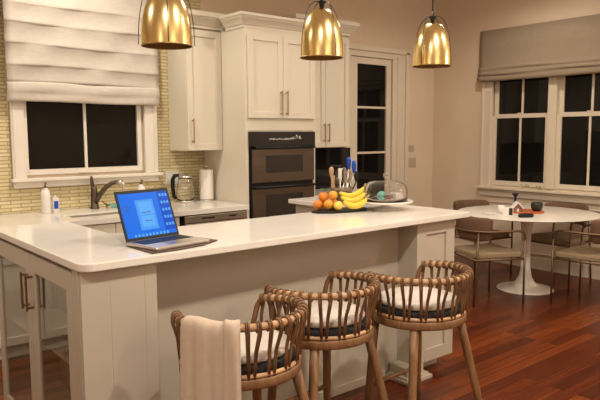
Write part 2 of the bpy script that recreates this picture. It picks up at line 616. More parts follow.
# ---- door_1 : glazed door on the back wall
dr = thing('door_1', 'white glazed door with stacked dark panes right of the cabinets', 'door', (5.285, YW, 0))
struct(dr)
b = MB()
b.box(5.625, 5.90, YW - .03, YW - .0005, 0, 2.365, .003)
b.box(5.70, 5.735, YW - .04, YW - .03, 0, 2.40, .004)
b.box(5.84, 5.90, YW - .05, YW - .03, 0, 2.46, .006)
b.box(4.86, 5.90, YW - .03, YW - .0005, 2.365, 2.47, .003)
b.box(4.86, 5.90, YW - .05, YW - .03, 2.43, 2.49, .006)
b.box(4.86, 4.945, YW - .03, YW - .0005, 1.35, 2.365, .003)
b.build('casing', M['trim'], dr, True)
b = MB()
b.box(4.955, 5.058, YW - .01, YW + .035, .005, 2.36, .002)
b.box(5.538, 5.615, YW - .01, YW + .035, .005, 2.36, .002)
b.box(5.058, 5.538, YW - .01, YW + .035, 2.288, 2.36, .002)
b.box(5.058, 5.538, YW - .01, YW + .035, .005, .26, .002)
for z in (.77, 1.287, 1.803):
    b.box(5.058, 5.538, YW - .002, YW + .03, z - .012, z + .012, .002)
b.build('door_leaf', M['trim'], dr, True)
for z0, z1 in ((.26, .758), (.782, 1.275), (1.299, 1.791), (1.815, 2.288)):
    MB().box(5.059, 5.537, YW + .012, YW + .016, z0 + .001, z1 - .001).build('pane', M['night'], dr, True)

# ================================================================== LARGE CABINETRY
KB = .91


def crown(b, x0, x1, yf, z0, h=.13, p=.075, yback=YW - .013, left=True, right=True):
    """crown moulding with a sloping cove around the front and sides of a cabinet"""
    L, R_ = (1 if left else 0), (1 if right else 0)
    lv = [(.008, 0), (.008, .022), (.018, .028), (.024, .04), (.038, .058), (.055, .074), (.062, .084), (.062, .088), (p, .092), (p, h)]
    t = bmesh.new()
    rings = []
    for (o, z) in lv:
        rings.append([t.verts.new(c) for c in ((x0 - o * L, yf - o, z0 + z), (x1 + o * R_, yf - o, z0 + z), (x1 + o * R_, yback, z0 + z), (x0 - o * L, yback, z0 + z))])
    for a, c in zip(rings[:-1], rings[1:]):
        for k in range(4):
            t.faces.new((a[k], a[(k + 1) % 4], c[(k + 1) % 4], c[k]))
    t.faces.new(rings[0][::-1])
    t.faces.new(rings[-1])
    bmesh.ops.recalc_face_normals(t, faces=t.faces)
    b._merge(t)


# ---- tall oven cabinet
TX0, TX1, TY = 3.055, 3.835, 4.39
tc = thing('tall_oven_cabinet', 'tall cream cabinet holding the built-in double ovens', 'cabinet', ((TX0 + TX1) / 2, 4.7, 0))
b = MB()
b.box(TX0, TX0 + .02, TY, YW - .013, 0, 2.385, .001)
b.box(TX1 - .02, TX1, TY, YW - .013, 0, 2.385, .001)
b.box(TX0 + .02, TX1 - .02, YW - .03, YW - .013, 0, 2.385)
b.box(TX0 + .02, TX1 - .02, TY, YW - .03, 1.525, 1.545)
b.box(TX0 + .02, TX1 - .02, TY, YW - .03, 2.36, 2.385)
b.box(TX0 + .02, TX1 - .02, TY, YW - .03, .60, .62)
b.box(TX0 + .02, TX1 - .02, TY + .05, YW - .03, .0, .10)
b.box(TX0, TX0 + .03, TY - .006, TY, 0.1, 2.385)
b.box(TX1 - .02, TX1, TY - .006, TY, 0.1, 2.385)
b.box(TX0 + .03, TX1 - .02, TY - .006, TY + .02, 1.535, 1.64)
b.box(TX0 + .03, TX1 - .02, TY - .006, TY + .02, 2.345, 2.385)
b.build('carcass', M['cab'], tc, True)
b = MB()
crown(b, TX0, TX1, TY, 2.385, h=.115, p=.072, yback=4.652, left=True, right=False)
crown(b, TX0, TX1, 4.73, 2.385, h=.115, p=.072, left=False, right=False)
b.build('crown_moulding', M['cab'], tc, True)
xm = (TX0 + TX1) / 2 + .005
for i, (a, c) in enumerate(((TX0 + .026, xm - .002), (xm + .002, TX1 - .016))):
    d = shaker(a, c, 1.640, 2.345, TY - .028).build('door', M['cab'], tc, True)
    hx = xm - .03 if i == 0 else xm + .03
    h = pull_v(hx, TY - .028, 1.665, 1.88)
    bmesh.ops.translate(h.bm, verts=h.bm.verts, vec=-tc.location)
    h.build('handle', M['brass_dark'], d)
d = shaker(TX0 + .026, TX1 - .016, .11, .595, TY - .028).build('drawer', M['cab'], tc, True)

# ---- double oven
ov = thing('double_wall_oven', 'black and brown-steel double oven set in the tall cabinet', 'oven', (3.47, 4.6, .622))
ox0, ox1, oy = TX0 + .032, TX1 - .024, TY - .010
b = MB().box(ox0 + .005, ox1 - .005, oy + .004, oy + .55, .623, 1.520, .002)
b.build('oven_body', M['black'], ov, True)
b = MB().box(ox0 - .004, ox1 + .004, oy - .022, oy + .003, 1.395, 1.523, .004)
cp = b.build('control_panel', M['blackglass'], ov, True)
b = MB()
random.seed(3)
x = ox0 + .20
for k in range(14):
    wd = random.choice((.008, .012, .018))
    b.box(x, x + wd, oy - .0232, oy - .0218, 1.454 + random.choice((0, .004)), 1.462 + random.choice((0, .003, .006)))
    x += wd + .006
for k in range(7):
    b.box(ox0 + .43 + k * .020, ox0 + .44 + k * .020, oy - .0232, oy - .0218, 1.462 + (k % 3) * .006, 1.470 + (k % 3) * .006)
b.box(ox0 + .50, ox0 + .515, oy - .0232, oy - .0218, 1.48, 1.497)
b.box(ox0 + .535, ox0 + .55, oy - .0232, oy - .0218, 1.46, 1.487)
bmesh.ops.translate(b.bm, verts=b.bm.verts, vec=-ov.location)
b.build('display_marks', M['display'], cp)
for (z0, z1) in ((1.085, 1.375), (.70, 1.035)):
    f = MB()
    f.box(ox0 + .018, ox1 - .012, oy - .026, oy + .003, z0, z1, .004)
    dd = f.build('oven_door', M['steel'], ov, True)
    g = MB().box(ox0 + .16, ox1 - .15, oy - .0285, oy - .0262, z0 + .085, z1 - .055, .001)
    bmesh.ops.translate(g.bm, verts=g.bm.verts, vec=-ov.location)
    g.build('oven_window', M['oven_win'], dd)
    h = MB()
    h.box(ox0 + .03, ox1 - .02, oy - .075, oy - .045, z0 - .038 + .0, z0 - .012, .008) if False else None
    hz = z1 + .012
    h.tube([(ox0 + .035, oy - .055, hz), (ox1 - .03, oy - .055, hz)], .011, 12)
    h.box(ox0 + .05, ox0 + .075, oy - .055, oy + .003, hz - .01, hz + .006)
    h.box(ox1 - .07, ox1 - .045, oy - .055, oy + .003, hz - .01, hz + .006)
    bmesh.ops.translate(h.bm, verts=h.bm.verts, vec=-ov.location)
    h.build('handle', M['black'], dd)

# ---- upper cabinets
uc = thing('wall_cabinet', 'cream single-door wall cabinet between the sink window and the ovens', 'cabinet', (2.88, 4.9, 1.365))
ux0, ux1, uy = 2.705, 3.053, 4.75
MB().box(ux0, ux1, uy, YW - .0125, 1.365, 2.40, .001).build('carcass', M['cab'], uc, True)
b = MB()
crown(b, ux0, ux1, uy - .02, 2.40, right=False)
b.build('crown_moulding', M['cab'], uc, True)
d = shaker(ux0 + .003, ux1 - .003, 1.368, 2.385, uy - .0205).build('door', M['cab'], uc, True)
h = pull_v(ux0 + .045, uy - .0205, 1.43, 1.64)
bmesh.ops.translate(h.bm, verts=h.bm.verts, vec=-uc.location)
h.build('handle', M['brass_dark'], d)

uc2 = thing('wall_cabinet', 'cream two-door wall cabinet between the ovens and the glass door', 'cabinet', (4.2, 4.9, 1.365))
vx0, vx1 = 3.838, 4.61
MB().box(vx0, vx1, uy, YW - .0005, 1.365, 2.50, .001).build('carcass', M['cab'], uc2, True)
b = MB()
crown(b, vx0, vx1, uy - .02, 2.50, yback=YW - .001, left=False)
b.build('crown_moulding', M['cab'], uc2, True)
xm = 4.28
for i, (a, c) in enumerate(((3.98, xm - .002), (xm + .002, vx1 - .003))):
    d = shaker(a, c, 1.372, 2.475, uy - .0205).build('door', M['cab'], uc2, True)
    h = pull_v(xm - .03 if i == 0 else xm + .03, uy - .0205, 1.42, 1.61)
    bmesh.ops.translate(h.bm, verts=h.bm.verts, vec=-uc2.location)
    h.build('handle', M['brass_dark'], d)

# ---- black splash panel in the niche
solo(MB().box(3.838, 4.945, YW - .0135, YW - .0005, .912, 1.362, .001), 'splash_panel', M['blackglass'], (4.37, YW - .007, .912),
     'glossy black panel on the wall behind the utensils', 'wall panel', world=True)

# ---- base cabinets (back run)
BY = 4.375


def base_cab(x0, x1, name, label, doors, material=M['cab']):
    t = thing(name, label, 'cabinet', ((x0 + x1) / 2, 4.7, 0))
    b = MB()
    b.box(x0 + .0005, x1 - .0005, BY, YW - .0005, .10, .868, .001)
    b.box(x0 + .0005, x1 - .0005, BY + .07, YW - .0005, 0.0, .10)
    b.build('carcass', material, t, True)
    n = doors
    wd = (x1 - x0) / n
    for i in range(n):
        a, c = x0 + i * wd + .003, x0 + (i + 1) * wd - .003
        dr_ = MB()
        dr_.box(a, c, BY - .0205, BY - .0005, .715, .862, .002)
        q = dr_.build('drawer', material, t, True)
        h = MB()
        h.box((a + c) / 2 - .08, (a + c) / 2 + .08, BY - .054, BY - .044, .783, .794, .002)
        h.box((a + c) / 2 - .07, (a + c) / 2 - .06, BY - .046, BY - .021, .783, .794)
        h.box((a + c) / 2 + .06, (a + c) / 2 + .07, BY - .046, BY - .021, .783, .794)
        bmesh.ops.translate(h.bm, verts=h.bm.verts, vec=-t.location)
        h.build('handle', M['brass_dark'], q)
        q = shaker(a, c, .108, .708, BY - .0205).build('door', material, t, True)
        h = pull_v(c - .04 if i % 2 == 0 else a + .04, BY - .0205, .48, .66)
        bmesh.ops.translate(h.bm, verts=h.bm.verts, vec=-t.location)
        h.build('handle', M['brass_dark'], q)
    return t


base_cab(-.45, .43, 'base_cabinet', 'cream base cabinet at the far left edge beyond the island', 2)
base_cab(.43, 1.35, 'base_cabinet', 'cream base cabinet with dark toe kick, behind the left end of the island', 2)
base_cab(1.35, 2.40, 'sink_cabinet', 'cream sink cabinet under the window, seen past the laptop', 2)

dw = thing('dishwasher', 'taupe stainless dishwasher under the worktop left of the ovens', 'dishwasher', (2.72, 4.7, 0))
MB().box(2.43, 3.050, BY + .005, YW - .001, 0.0, .866, .001).build('body', M['black'], dw, True)
b = MB()
b.box(2.445, 3.040, BY - .022, BY + .004, .12, .795, .004)
b.build('door', M['steel_dw'], dw, True)
b = MB()
b.box(2.445, 3.040, BY - .022, BY + .004, .800, .858, .004)
q = b.build('control_panel', M['steel_dw'], dw, True)
b = MB()
b.box(2.60, 2.72, BY - .0235, BY - .0222, .826, .838, .0004)
b.box(2.86, 2.93, BY - .0235, BY - .0222, .826, .838, .0004)
bmesh.ops.translate(b.bm, verts=b.bm.verts, vec=-dw.location)
b.build('control_slot', M['black'], q)

# ---- worktop of the back run, with sink cutout
wt = thing('sink_worktop', 'white quartz worktop of the back run with the sink cut into it', 'worktop', (1.4, 4.7, .869))
sx0, sx1, sy0, sy1 = 1.62, 2.28, 4.50, 4.70
b = MB()
b.box(-.47, sx0, 4.335, YW - .0125, .869, KB, .003)
b.box(sx1, 3.053, 4.335, YW - .0125, .869, KB, .003)
b.box(sx0 - .004, sx1 + .004, 4.335, sy0, .869, KB, .003)
b.box(sx0 - .004, sx1 + .004, sy1, YW - .0125, .869, KB, .003)
b.build('slab', M['quartz'], wt, True)
sk = MB()
sk.box(sx0, sx0 + .01, sy0, sy1, .87, .9)
sk.box(sx1 - .01, sx1, sy0, sy1, .87, .9)
sk.box(sx0, sx1, sy0, sy0 + .01, .87, .9)
sk.box(sx0, sx1, sy1 - .01, sy1, .87, .9)
sk.box(sx0, sx1, sy0, sy1, .869, .873)
sk.build('sink_basin', M['steel_bright'], wt, True)

base = thing('base_cabinet', 'cream base cabinet in the niche right of the ovens', 'cabinet', (4.37, 4.8, 0))
b = MB()
b.box(3.838, 4.84, 4.62, YW - .0005, .10, .868)
b.box(3.838, 4.84, 4.69, YW - .0005, 0, .10)
b.build('carcass', M['cab'], base, True)
for a, c in ((3.842, 4.32), (4.325, 4.835)):
    shaker(a, c, .108, .86, 4.5995).build('door', M['cab'], base, True)
solo(MB().box(3.838, 4.85, 4.575, YW - .0145, .869, KB, .003), 'niche_worktop', M['quartz'], (4.32, 4.8, .869),
     'white worktop piece in the niche under the black panel', 'worktop', world=True)

# ================================================================== ISLAND
KI = 1.005
IZ = .972
IX0, IX1 = .868, 3.385
IY0 = 2.355
# worktop outline, U-shaped, rounded front corners
def arc(cx, cy, r, a0, a1, n=8):
    return [(cx + r * math.cos(math.radians(a0 + (a1 - a0) * i / n)), cy + r * math.sin(math.radians(a0 + (a1 - a0) * i / n))) for i in range(n + 1)]


poly = arc(IX0 + .06, IY0 + .06, .06, 180, 270) + arc(IX1 - .02, IY0 + .02, .02, 270, 360)
poly += [(IX1, 3.76), (3.015, 3.76), (3.015, 3.03), (1.275, 3.03), (1.275, 3.66), (IX0, 3.66)]
solo(MB().prism(poly, IZ, KI, .005), 'island_worktop', M['quartz'], (2.1, 2.7, IZ),
     'long white quartz worktop of the island carrying laptop, fruit and cake stand', 'worktop', world=True)

isl = thing('kitchen_island', 'cream painted kitchen island with glass-door end and stool recess', 'island', (2.1, 2.9, 0))
iy = 2.41
LX0, LX1 = .880, 1.205
# left cabinet body (hollow)
b = MB()
b.box(LX0 + .03, LX1, iy, iy + .03, 0.0, IZ - .0005)          # south end panel core
for i in range(3):                                            # vertical boards with grooves
    wds = [(LX0 + .0, .9995), (.9995, 1.1495), (1.1495, LX1)]
    b.box(wds[i][0], wds[i][1], iy - .012, iy + .001, 0.0, IZ - .0005, .0015)
b.box(LX1 - .02, LX1, iy + .03, 3.62, 0.05, IZ - .0005)         # inner back
b.box(LX0 + .02, LX1 - .02, 3.60, 3.62, 0.05, IZ - .0005)
b.box(LX0 + .02, LX1 - .02, iy + .03, 3.60, IZ - .03, IZ - .0005)
b.box(LX0 + .025, LX1 - .02, iy + .03, 3.60, 0.0, .09)
b.box(LX0 + .0005, LX0 + .02, 3.60, 3.62, 0.0, IZ - .0005)
b.box(LX0 - .004, LX0 + .03, iy + .001, iy + .070, 0.0, IZ - .0005, .001)
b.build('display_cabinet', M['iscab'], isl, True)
# interior lining with vertical boards
b = MB()
y = iy + .04
while y < 3.58:
    b.box(LX1 - .026, LX1 - .0205, y, min(y + .066, 3.59), .091, IZ - .031, .001)
    y += .07
b.build('interior_boards', M['interior'], isl, True)
for z in (.50,):
    MB().box(LX0 + .05, LX1 - .027, iy + .031, 3.599, z, z + .02, .002).build('shelf', M['cab'], isl, True)
# glass doors facing -x
for (ya, yb, hy) in ((3.030, 3.615, 3.062), (iy + .075, 3.024, 2.992)):
    f = MB()
    st = .068
    x0, x1 = LX0 - .004, LX0 + .018
    f.box(x0, x1, ya, ya + st, .02, .952, .002)
    f.box(x0, x1, yb - st, yb, .02, .952, .002)
    f.box(x0, x1, ya + st, yb - st, .872, .952, .002)
    f.box(x0, x1, ya + st, yb - st, .02, .10, .002)
    d = f.build('glass_door', M['iscab'], isl, True)
    g = MB().box(LX0 + .004, LX0 + .008, ya + st - .002, yb - st + .002, .099, .873)
    bmesh.ops.translate(g.bm, verts=g.bm.verts, vec=-isl.location)
    g.build('pane', M['cabglass'], d)
    h = MB()
    h.box(LX0 - .040, LX0 - .030, hy - .005, hy + .005, .69, .865, .002)
    h.box(LX0 - .031, LX0 - .0045, hy - .005, hy + .005, .845, .855)
    h.box(LX0 - .031, LX0 - .0045, hy - .005, hy + .005, .70, .71)
    bmesh.ops.translate(h.bm, verts=h.bm.verts, vec=-isl.location)
    h.build('handle', M['bronze'], d)
# recess panel / middle body
ry = 2.56
b = MB()
b.box(LX1, 2.92, ry, 2.99, 0, IZ - .0005)
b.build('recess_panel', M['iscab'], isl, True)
MB().box(LX1 + .002, 2.80, ry - .012, ry - .0005, 0, .05, .003).build('base_moulding', M['iscab'], isl, True)
# right cabinet
RX0, RX1 = 2.92, 3.285
b = MB()
b.box(RX0, RX1, iy + .02, 2.99, .085, IZ - .0005, .001)
b.box(3.055, RX1, 2.99, 3.72, .085, IZ - .0005, .001)
b.box(RX0 + .02, RX1 - .03, iy + .10, 2.97, 0.0, .085)
b.box(3.08, RX1 - .03, 2.97, 3.70, 0.0, .085)
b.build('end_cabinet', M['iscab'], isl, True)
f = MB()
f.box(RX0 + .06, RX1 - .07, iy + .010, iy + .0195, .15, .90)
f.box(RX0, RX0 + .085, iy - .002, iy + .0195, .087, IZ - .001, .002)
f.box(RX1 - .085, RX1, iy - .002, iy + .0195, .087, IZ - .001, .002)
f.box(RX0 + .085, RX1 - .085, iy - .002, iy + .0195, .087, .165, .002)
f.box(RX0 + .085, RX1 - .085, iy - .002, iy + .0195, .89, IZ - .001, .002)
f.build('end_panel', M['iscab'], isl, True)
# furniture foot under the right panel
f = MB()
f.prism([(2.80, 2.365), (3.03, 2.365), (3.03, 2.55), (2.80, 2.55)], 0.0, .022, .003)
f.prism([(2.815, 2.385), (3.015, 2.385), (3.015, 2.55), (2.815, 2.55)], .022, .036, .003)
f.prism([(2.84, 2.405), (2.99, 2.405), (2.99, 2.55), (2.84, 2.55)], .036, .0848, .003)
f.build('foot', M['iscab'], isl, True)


# ================================================================== ROMAN SHADES
def roman(y0, y1, zs, profile, x, along='x'):
    pass


def shade_profile(zt, folds, zb, d0=.03, step=.018):
    """returns list of (offset, z) going down with overlapping folds"""
    p = [(d0, zt)]
    for z in folds:
        p += [(d0 + step, z + .012), (d0 + step + .003, z + .002), (d0 + step - .002, z - .004), (d0, z - .008)]
    p += [(d0 + step * 1.4, zb + .02), (d0 + step * 1.4, zb), (d0, zb - .002)]
    return p


sh = thing('roman_shade', 'pale linen roman shade with horizontal folds over the sink window', 'window shade', (1.97, YW - .06, 1.78))
prof = shade_profile(2.85, [2.47, 2.33, 2.175, 2.02], 1.895, step=.007)
rows = []
yb0 = YW - .058
for i, (o, z) in enumerate(prof):
    row = []
    for k in range(25):
        t = k / 24
        x = 1.345 + t * 1.225
        wob = .003 * math.sin(t * 9 + i * .7) + .0025 * math.sin(t * 23 + i)
        row.append((x, yb0 - o + wob, z - .012 * t * (1 if i > 0 else 0) + .004 * math.sin(t * 6 + z * 9) + .012))
    rows.append(row)
MB().grid(rows, .004).build('fabric', M['linen'], sh, True)
rows = []
for i, (o, z) in enumerate(((.020, 1.905), (.042, 1.90), (.050, 1.885), (.052, 1.835), (.044, 1.822), (.040, 1.80), (.042, 1.772), (.036, 1.757), (.02, 1.754), (.018, 1.82))):
    row = []
    for k in range(25):
        t = k / 24
        row.append((1.342 + t * 1.228, yb0 - o + .003 * math.sin(t * 13 + i), z + .004 * math.sin(t * 7)))
    rows.append(row)
MB().grid(rows, .004).build('gathered_hem', M['linen'], sh, True)

sh = thing('roman_shade', 'greige linen roman shade over the wide window by the table', 'window shade', (XR - .06, 3.47, 2.10))
rows = []
for i, (o, z) in enumerate(((.03, 2.67), (.031, 2.45), (.032, 2.28), (.05, 2.245), (.062, 2.235), (.058, 2.222), (.050, 2.215), (.064, 2.195), (.074, 2.175), (.070, 2.165), (.058, 2.16), (.072, 2.14), (.074, 2.11), (.068, 2.098), (.03, 2.095))):
    row = []
    for k in range(33):
        t = k / 32
        row.append((XR - .03 - o + .004 * math.sin(t * 11 + i), 2.52 + t * 1.84, z + (.006 * math.sin(t * 8 + i * .5) if 2 < i < 14 else 0)))
    rows.append(row)
MB().grid(rows, .004).build('fabric', M['linen2'], sh, True)
b = MB()
b.box(XR - .06, XR - .03, 2.53, 4.35, 2.62, 2.665, .002)
b.build('headrail', M['linen2'], sh, True)


# ================================================================== PENDANTS
def make_pendant():
    t = thing('pendant_light', '', 'pendant lamp', group='brass pendants over the island')
    R = .112
    H = .255
    outer, inner = [], []
    N = 22
    for i in range(N + 1):
        a = i / N
        # bell: wide open mouth rising to a round dome
        z = H * a
        r = R * (1 - a ** 2.8) ** .5
        outer.append((max(r, 0.0), z))
    outer[-1] = (0, H)
    inner = [(max(r - .003, 0), z - (.003 if z > .02 else 0)) for r, z in outer][::-1]
    inner[0] = (0, H - .003)
    MB().lathe(outer, n=48).build('shade', M['brass'], t)
    s = MB().lathe([(r - .0035 if r > .004 else 0, z - .004 if z > .02 else z + .0005) for r, z in outer], n=48)
    s.build('shade_lining', M['brass_in'], t)
    MB().tube([(R * 1.0 * math.cos(a), R * 1.0 * math.sin(a), -.001) for a in [2 * PI * k / 40 for k in range(40)]], .0028, 8, True).build('rim', M['brass_in'], t)
    c = MB()
    for q in range(4):
        a = PI / 4 + q * PI / 2 + .35
        pts = []
        for i in range(15):
            s_ = i / 14
            z = .002 + (H + .028) * math.sin(s_ * PI / 2)
            r = (R + .012) * math.cos(s_ * PI / 2) ** .62 if s_ < 1 else 0.008
            pts.append((max(r, .008) * math.cos(a), max(r, .008) * math.sin(a), z))
        c.tube(pts, .0018, 6)
    c.build('wire_cage', M['blackmetal'], t)
    MB().lathe([(0, H - .001), (.012, H), (.014, H + .02), (.022, H + .024), (.022, H + .032), (.008, H + .036), (.006, H + .06), (0, H + .06)], n=20).build('socket_cap', M['blackmetal'], t)
    MB().tube([(0, 0, H + .06), (0, 0, ZC - 1.90 - .022)], .0035, 8).build('stem', M['blackmetal'], t)
    MB().lathe([(0, -.022), (.05, -.022), (.06, -.008), (.06, -.0005), (0, -.0005)], c=(0, 0, ZC - 1.90), n=28).build('canopy', M['blackmetal'], t)
    MB().lathe([(0, .10), (.018, .11), (.03, .14), (.026, .17), (.014, .19), (.013, .23), (0, .23)], n=18).build('bulb', M['whiteplastic'], t)
    return t


pl = ['leftmost brass dome pendant, in front of the sink window shade', 'middle brass dome pendant, hanging before the oven cabinet', 'rightmost and smallest-looking brass dome pendant, nearest the plain wall']
proto = None
for i, (x, y) in enumerate(((1.39, 2.60), (2.235, 2.50), (3.03, 2.41))):
    o = make_pendant() if i == 0 else copy_tree(proto)
    if i == 0:
        proto = o
    o.location = (x, y, 1.90)
    if i == 2:
        pass
    o.rotation_euler.z = .3 * i
    o['label'] = pl[i]
# keep the ceiling canopies touching the ceiling: stems end at z = 3.0 for a base of 1.915


# ================================================================== BAR STOOLS
def stool_pt(ang, r, z):
    """ang in degrees away from the middle of the back (local -y)"""
    a = math.radians(-90 + ang)
    return Vector((r * math.cos(a), r * math.sin(a), z))


RZ = .806      # rail height
GZ = .616      # seat ring height


def rail_at(a):
    """rail centre for angle a (deg), arms drop a little to the front"""
    t = abs(a) / 124
    r = .262 - .004 * t
    z = RZ - .018 * max(0, t - .5) ** 2 * 4
    return stool_pt(a, r, z)


def make_stool():
    t = thing('bar_stool', '', 'bar stool', group='rattan bar stools along the island')
    pts = [rail_at(a) for a in range(-120, 121, 4)]
    pre = [stool_pt(-134, .242, .628), stool_pt(-131, .246, .69), stool_pt(-128, .252, .75), stool_pt(-125, .256, .775)]
    post = [stool_pt(134, .242, .628), stool_pt(131, .246, .69), stool_pt(128, .252, .75), stool_pt(125, .256, .775)][::-1]
    MB().tube(pts, .0150, 10).build('top_rail', M['rattan'], t)
    MB().tube(pre + pts[:1], .0125, 8).build('arm_end', M['cane'], t)
    MB().tube(pts[-1:] + post, .0125, 8).build('arm_end', M['cane'], t)
    ring = [stool_pt(a, .244, GZ) for a in range(0, 360, 8)]
    MB().tube(ring, .0095, 8, True).build('seat_ring', M['rattan'], t)
    # wooden frame band under the ring
    MB().lathe([(.200, .566), (.249, .566), (.253, .572), (.253, .600), (.250, .606), (.200, .606)], n=48, closed=True).build('seat_frame', M['teak'], t)
    MB().lathe([(0, .568), (.1995, .568), (.1995, .6065), (.230, .6065), (.230, .638), (.22, .646), (0, .646)], n=40).build('seat_base', M['darkfab'], t)
    MB().lathe([(0, .6465), (.19, .6465), (.206, .651), (.212, .662), (.206, .675), (.18, .682), (0, .685)], n=40).build('seat_cushion', M['cushion'], t)
    # slats: doubled canes looped over the rail
    n = 27
    for i in range(n):
        a = -123 + 246 * i / (n - 1)
        s = MB()
        tw = 3.2 if i % 2 else -1.2
        for off in (-1.0, 1.0):
            top = rail_at(a + off)
            low = stool_pt(a + off * .6 - tw, .248, GZ - .008)
            mid = stool_pt(a + off * .8 - tw * .6, .252, (RZ + GZ) / 2)
            nrm = Vector((top.x, top.y, 0)).normalized()
            pth = [low, stool_pt(a + off * .7 - tw * .8, .254, GZ + .05), mid + nrm * .006, top + nrm * .019 + Vector((0, 0, -.02))]
            loop = [top + nrm * .019 * math.cos(math.radians(th)) + Vector((0, 0, .019 * math.sin(math.radians(th)))) for th in range(0, 271, 30)]
            s.tube(pth + loop, .0047, 6)
        s.build('slat', M['cane'], t)
    # legs
    for a in (-54, 54, 128, -128):
        top = stool_pt(a, .222, .58)
        bot = stool_pt(a, .375 if abs(a) < 90 else .27, 0)
        l = MB()
        q = (bot - top).normalized()
        l.tube([top, top + (bot - top) * .3, top + (bot - top) * .7, bot], [.0235, .0225, .021, .019], 12)
        l.build('leg', M['teak'], t)
    p0 = stool_pt(-128, .27, 0).lerp(stool_pt(-128, .222, .58), .36)
    p1 = stool_pt(128, .27, 0).lerp(stool_pt(128, .222, .58), .36)
    MB().tube([p0, p1], .012, 8).build('footrest', M['teak'], t)
    return t


sl = ['nearest rattan bar stool, with a cream towel over its back', 'middle rattan bar stool, between the towel stool and the far one',
      'far right rattan bar stool, at the right end of the island']
sp = [(1.383, 2.04, 0), (1.925, 2.155, math.radians(4)), (2.475, 2.035, math.radians(0))]
for i, (x, y, r) in enumerate(sp):
    o = make_stool() if i == 0 else copy_tree(sproto)
    if i == 0:
        sproto = o
    o.location = (x, y, 0)
    o.rotation_euler.z = r
    o.scale = (.965, .965, 1)
    o['label'] = sl[i]

# ---- towel over the first stool's back
cx, cy = sp[0][0], sp[0][1]
rows = []
a0, a1 = -84, -34
NA = 27
sec = []
# cross-section: inside hem -> over rail -> outside hem (offset from rail centre radially, z)
for z in (.64, .69, .74, .79):
    sec.append((-.024, z))
for th in range(180, -1, -30):
    sec.append((.030 * math.cos(math.radians(th)), RZ + .030 * math.sin(math.radians(th))))
z = .79
while z > .33:
    sec.append((.032 + (RZ - z) * .03, z))
    z -= .04
for (o_, z) in sec:
    row = []
    for k in range(NA):
        t = k / (NA - 1)
        ang = a0 + (a1 - a0) * t
        rad = .253
        base_ = stool_pt(ang, rad, 0)
        nrm = base_.normalized()
        # straight cloth: hangs flatter lower down
        hang = max(0, (RZ - z)) if o_ > 0.02 else 0
        ripple = (.004 + .010 * min(1, hang / .3)) * (math.sin(t * 19) * .55 + math.sin(t * 41 + 1) * .25) * (1 if o_ > .02 else .2)
        side = .008 * min(1, hang / .2) * (1 if t > .82 else 0)
        p = base_ + nrm * (o_ + ripple + side)
        row.append((cx + p.x, cy + p.y, z + .004 * math.sin(t * 7)))
    rows.append(row)
b = MB()
b.grid(rows, .006)
# second layer: folded edge strip on the right
rows = []
for (o_, z) in sec[5:]:
    row = []
    for k in range(7):
        t = k / 6
        ang = -46 + 11 * t
        base_ = stool_pt(ang, .253, 0)
        nrm = base_.normalized()
        o2 = (o_ + .010 if o_ > -.02 else o_)
        p = base_ + nrm * (o2 + .006 * math.sin(t * 5 + z * 6) + .004)
        row.append((cx + p.x, cy + p.y, z + (.007 if o_ < .027 else 0)))
    rows.append(row)
b.grid(rows, .005)
solo(b, 'towel', M['towel'], (cx - .20, cy - .20, .33), 'cream kitchen towel draped over the back of the nearest stool', 'towel', world=True)

# ================================================================== TULIP TABLE
TXc, TYc, TZ = 5.50, 3.20, .745
tb = thing('round_dining_table', 'round white pedestal table with a flared base', 'table', (TXc, TYc, 0))
MB().lathe([(0, TZ - .020), (.50, TZ - .022), (.61, TZ - .014), (.645, TZ - .005), (.65, TZ - .001), (.645, TZ), (0, TZ)], n=72).build('table_top', M['tulip'], tb)
MB().lathe([(0, 0), (.262, 0), (.265, .004), (.255, .012), (.20, .022), (.13, .040), (.085, .075), (.060, .13), (.047, .20), (.041, .30), (.041, .42), (.045, .54), (.055, .63), (.078, .69), (.13, .718), (.19, TZ - .0225), (0, TZ - .0225)], n=56).build('pedestal', M['tulip'], tb)


# ================================================================== DINING CHAIRS
def bez(p0, p1, p2, n=6):
    p0, p1, p2 = Vector(p0), Vector(p1), Vector(p2)
    return [p0 * (1 - t) ** 2 + p1 * 2 * t * (1 - t) + p2 * t * t for t in [i / n for i in range(n + 1)]]


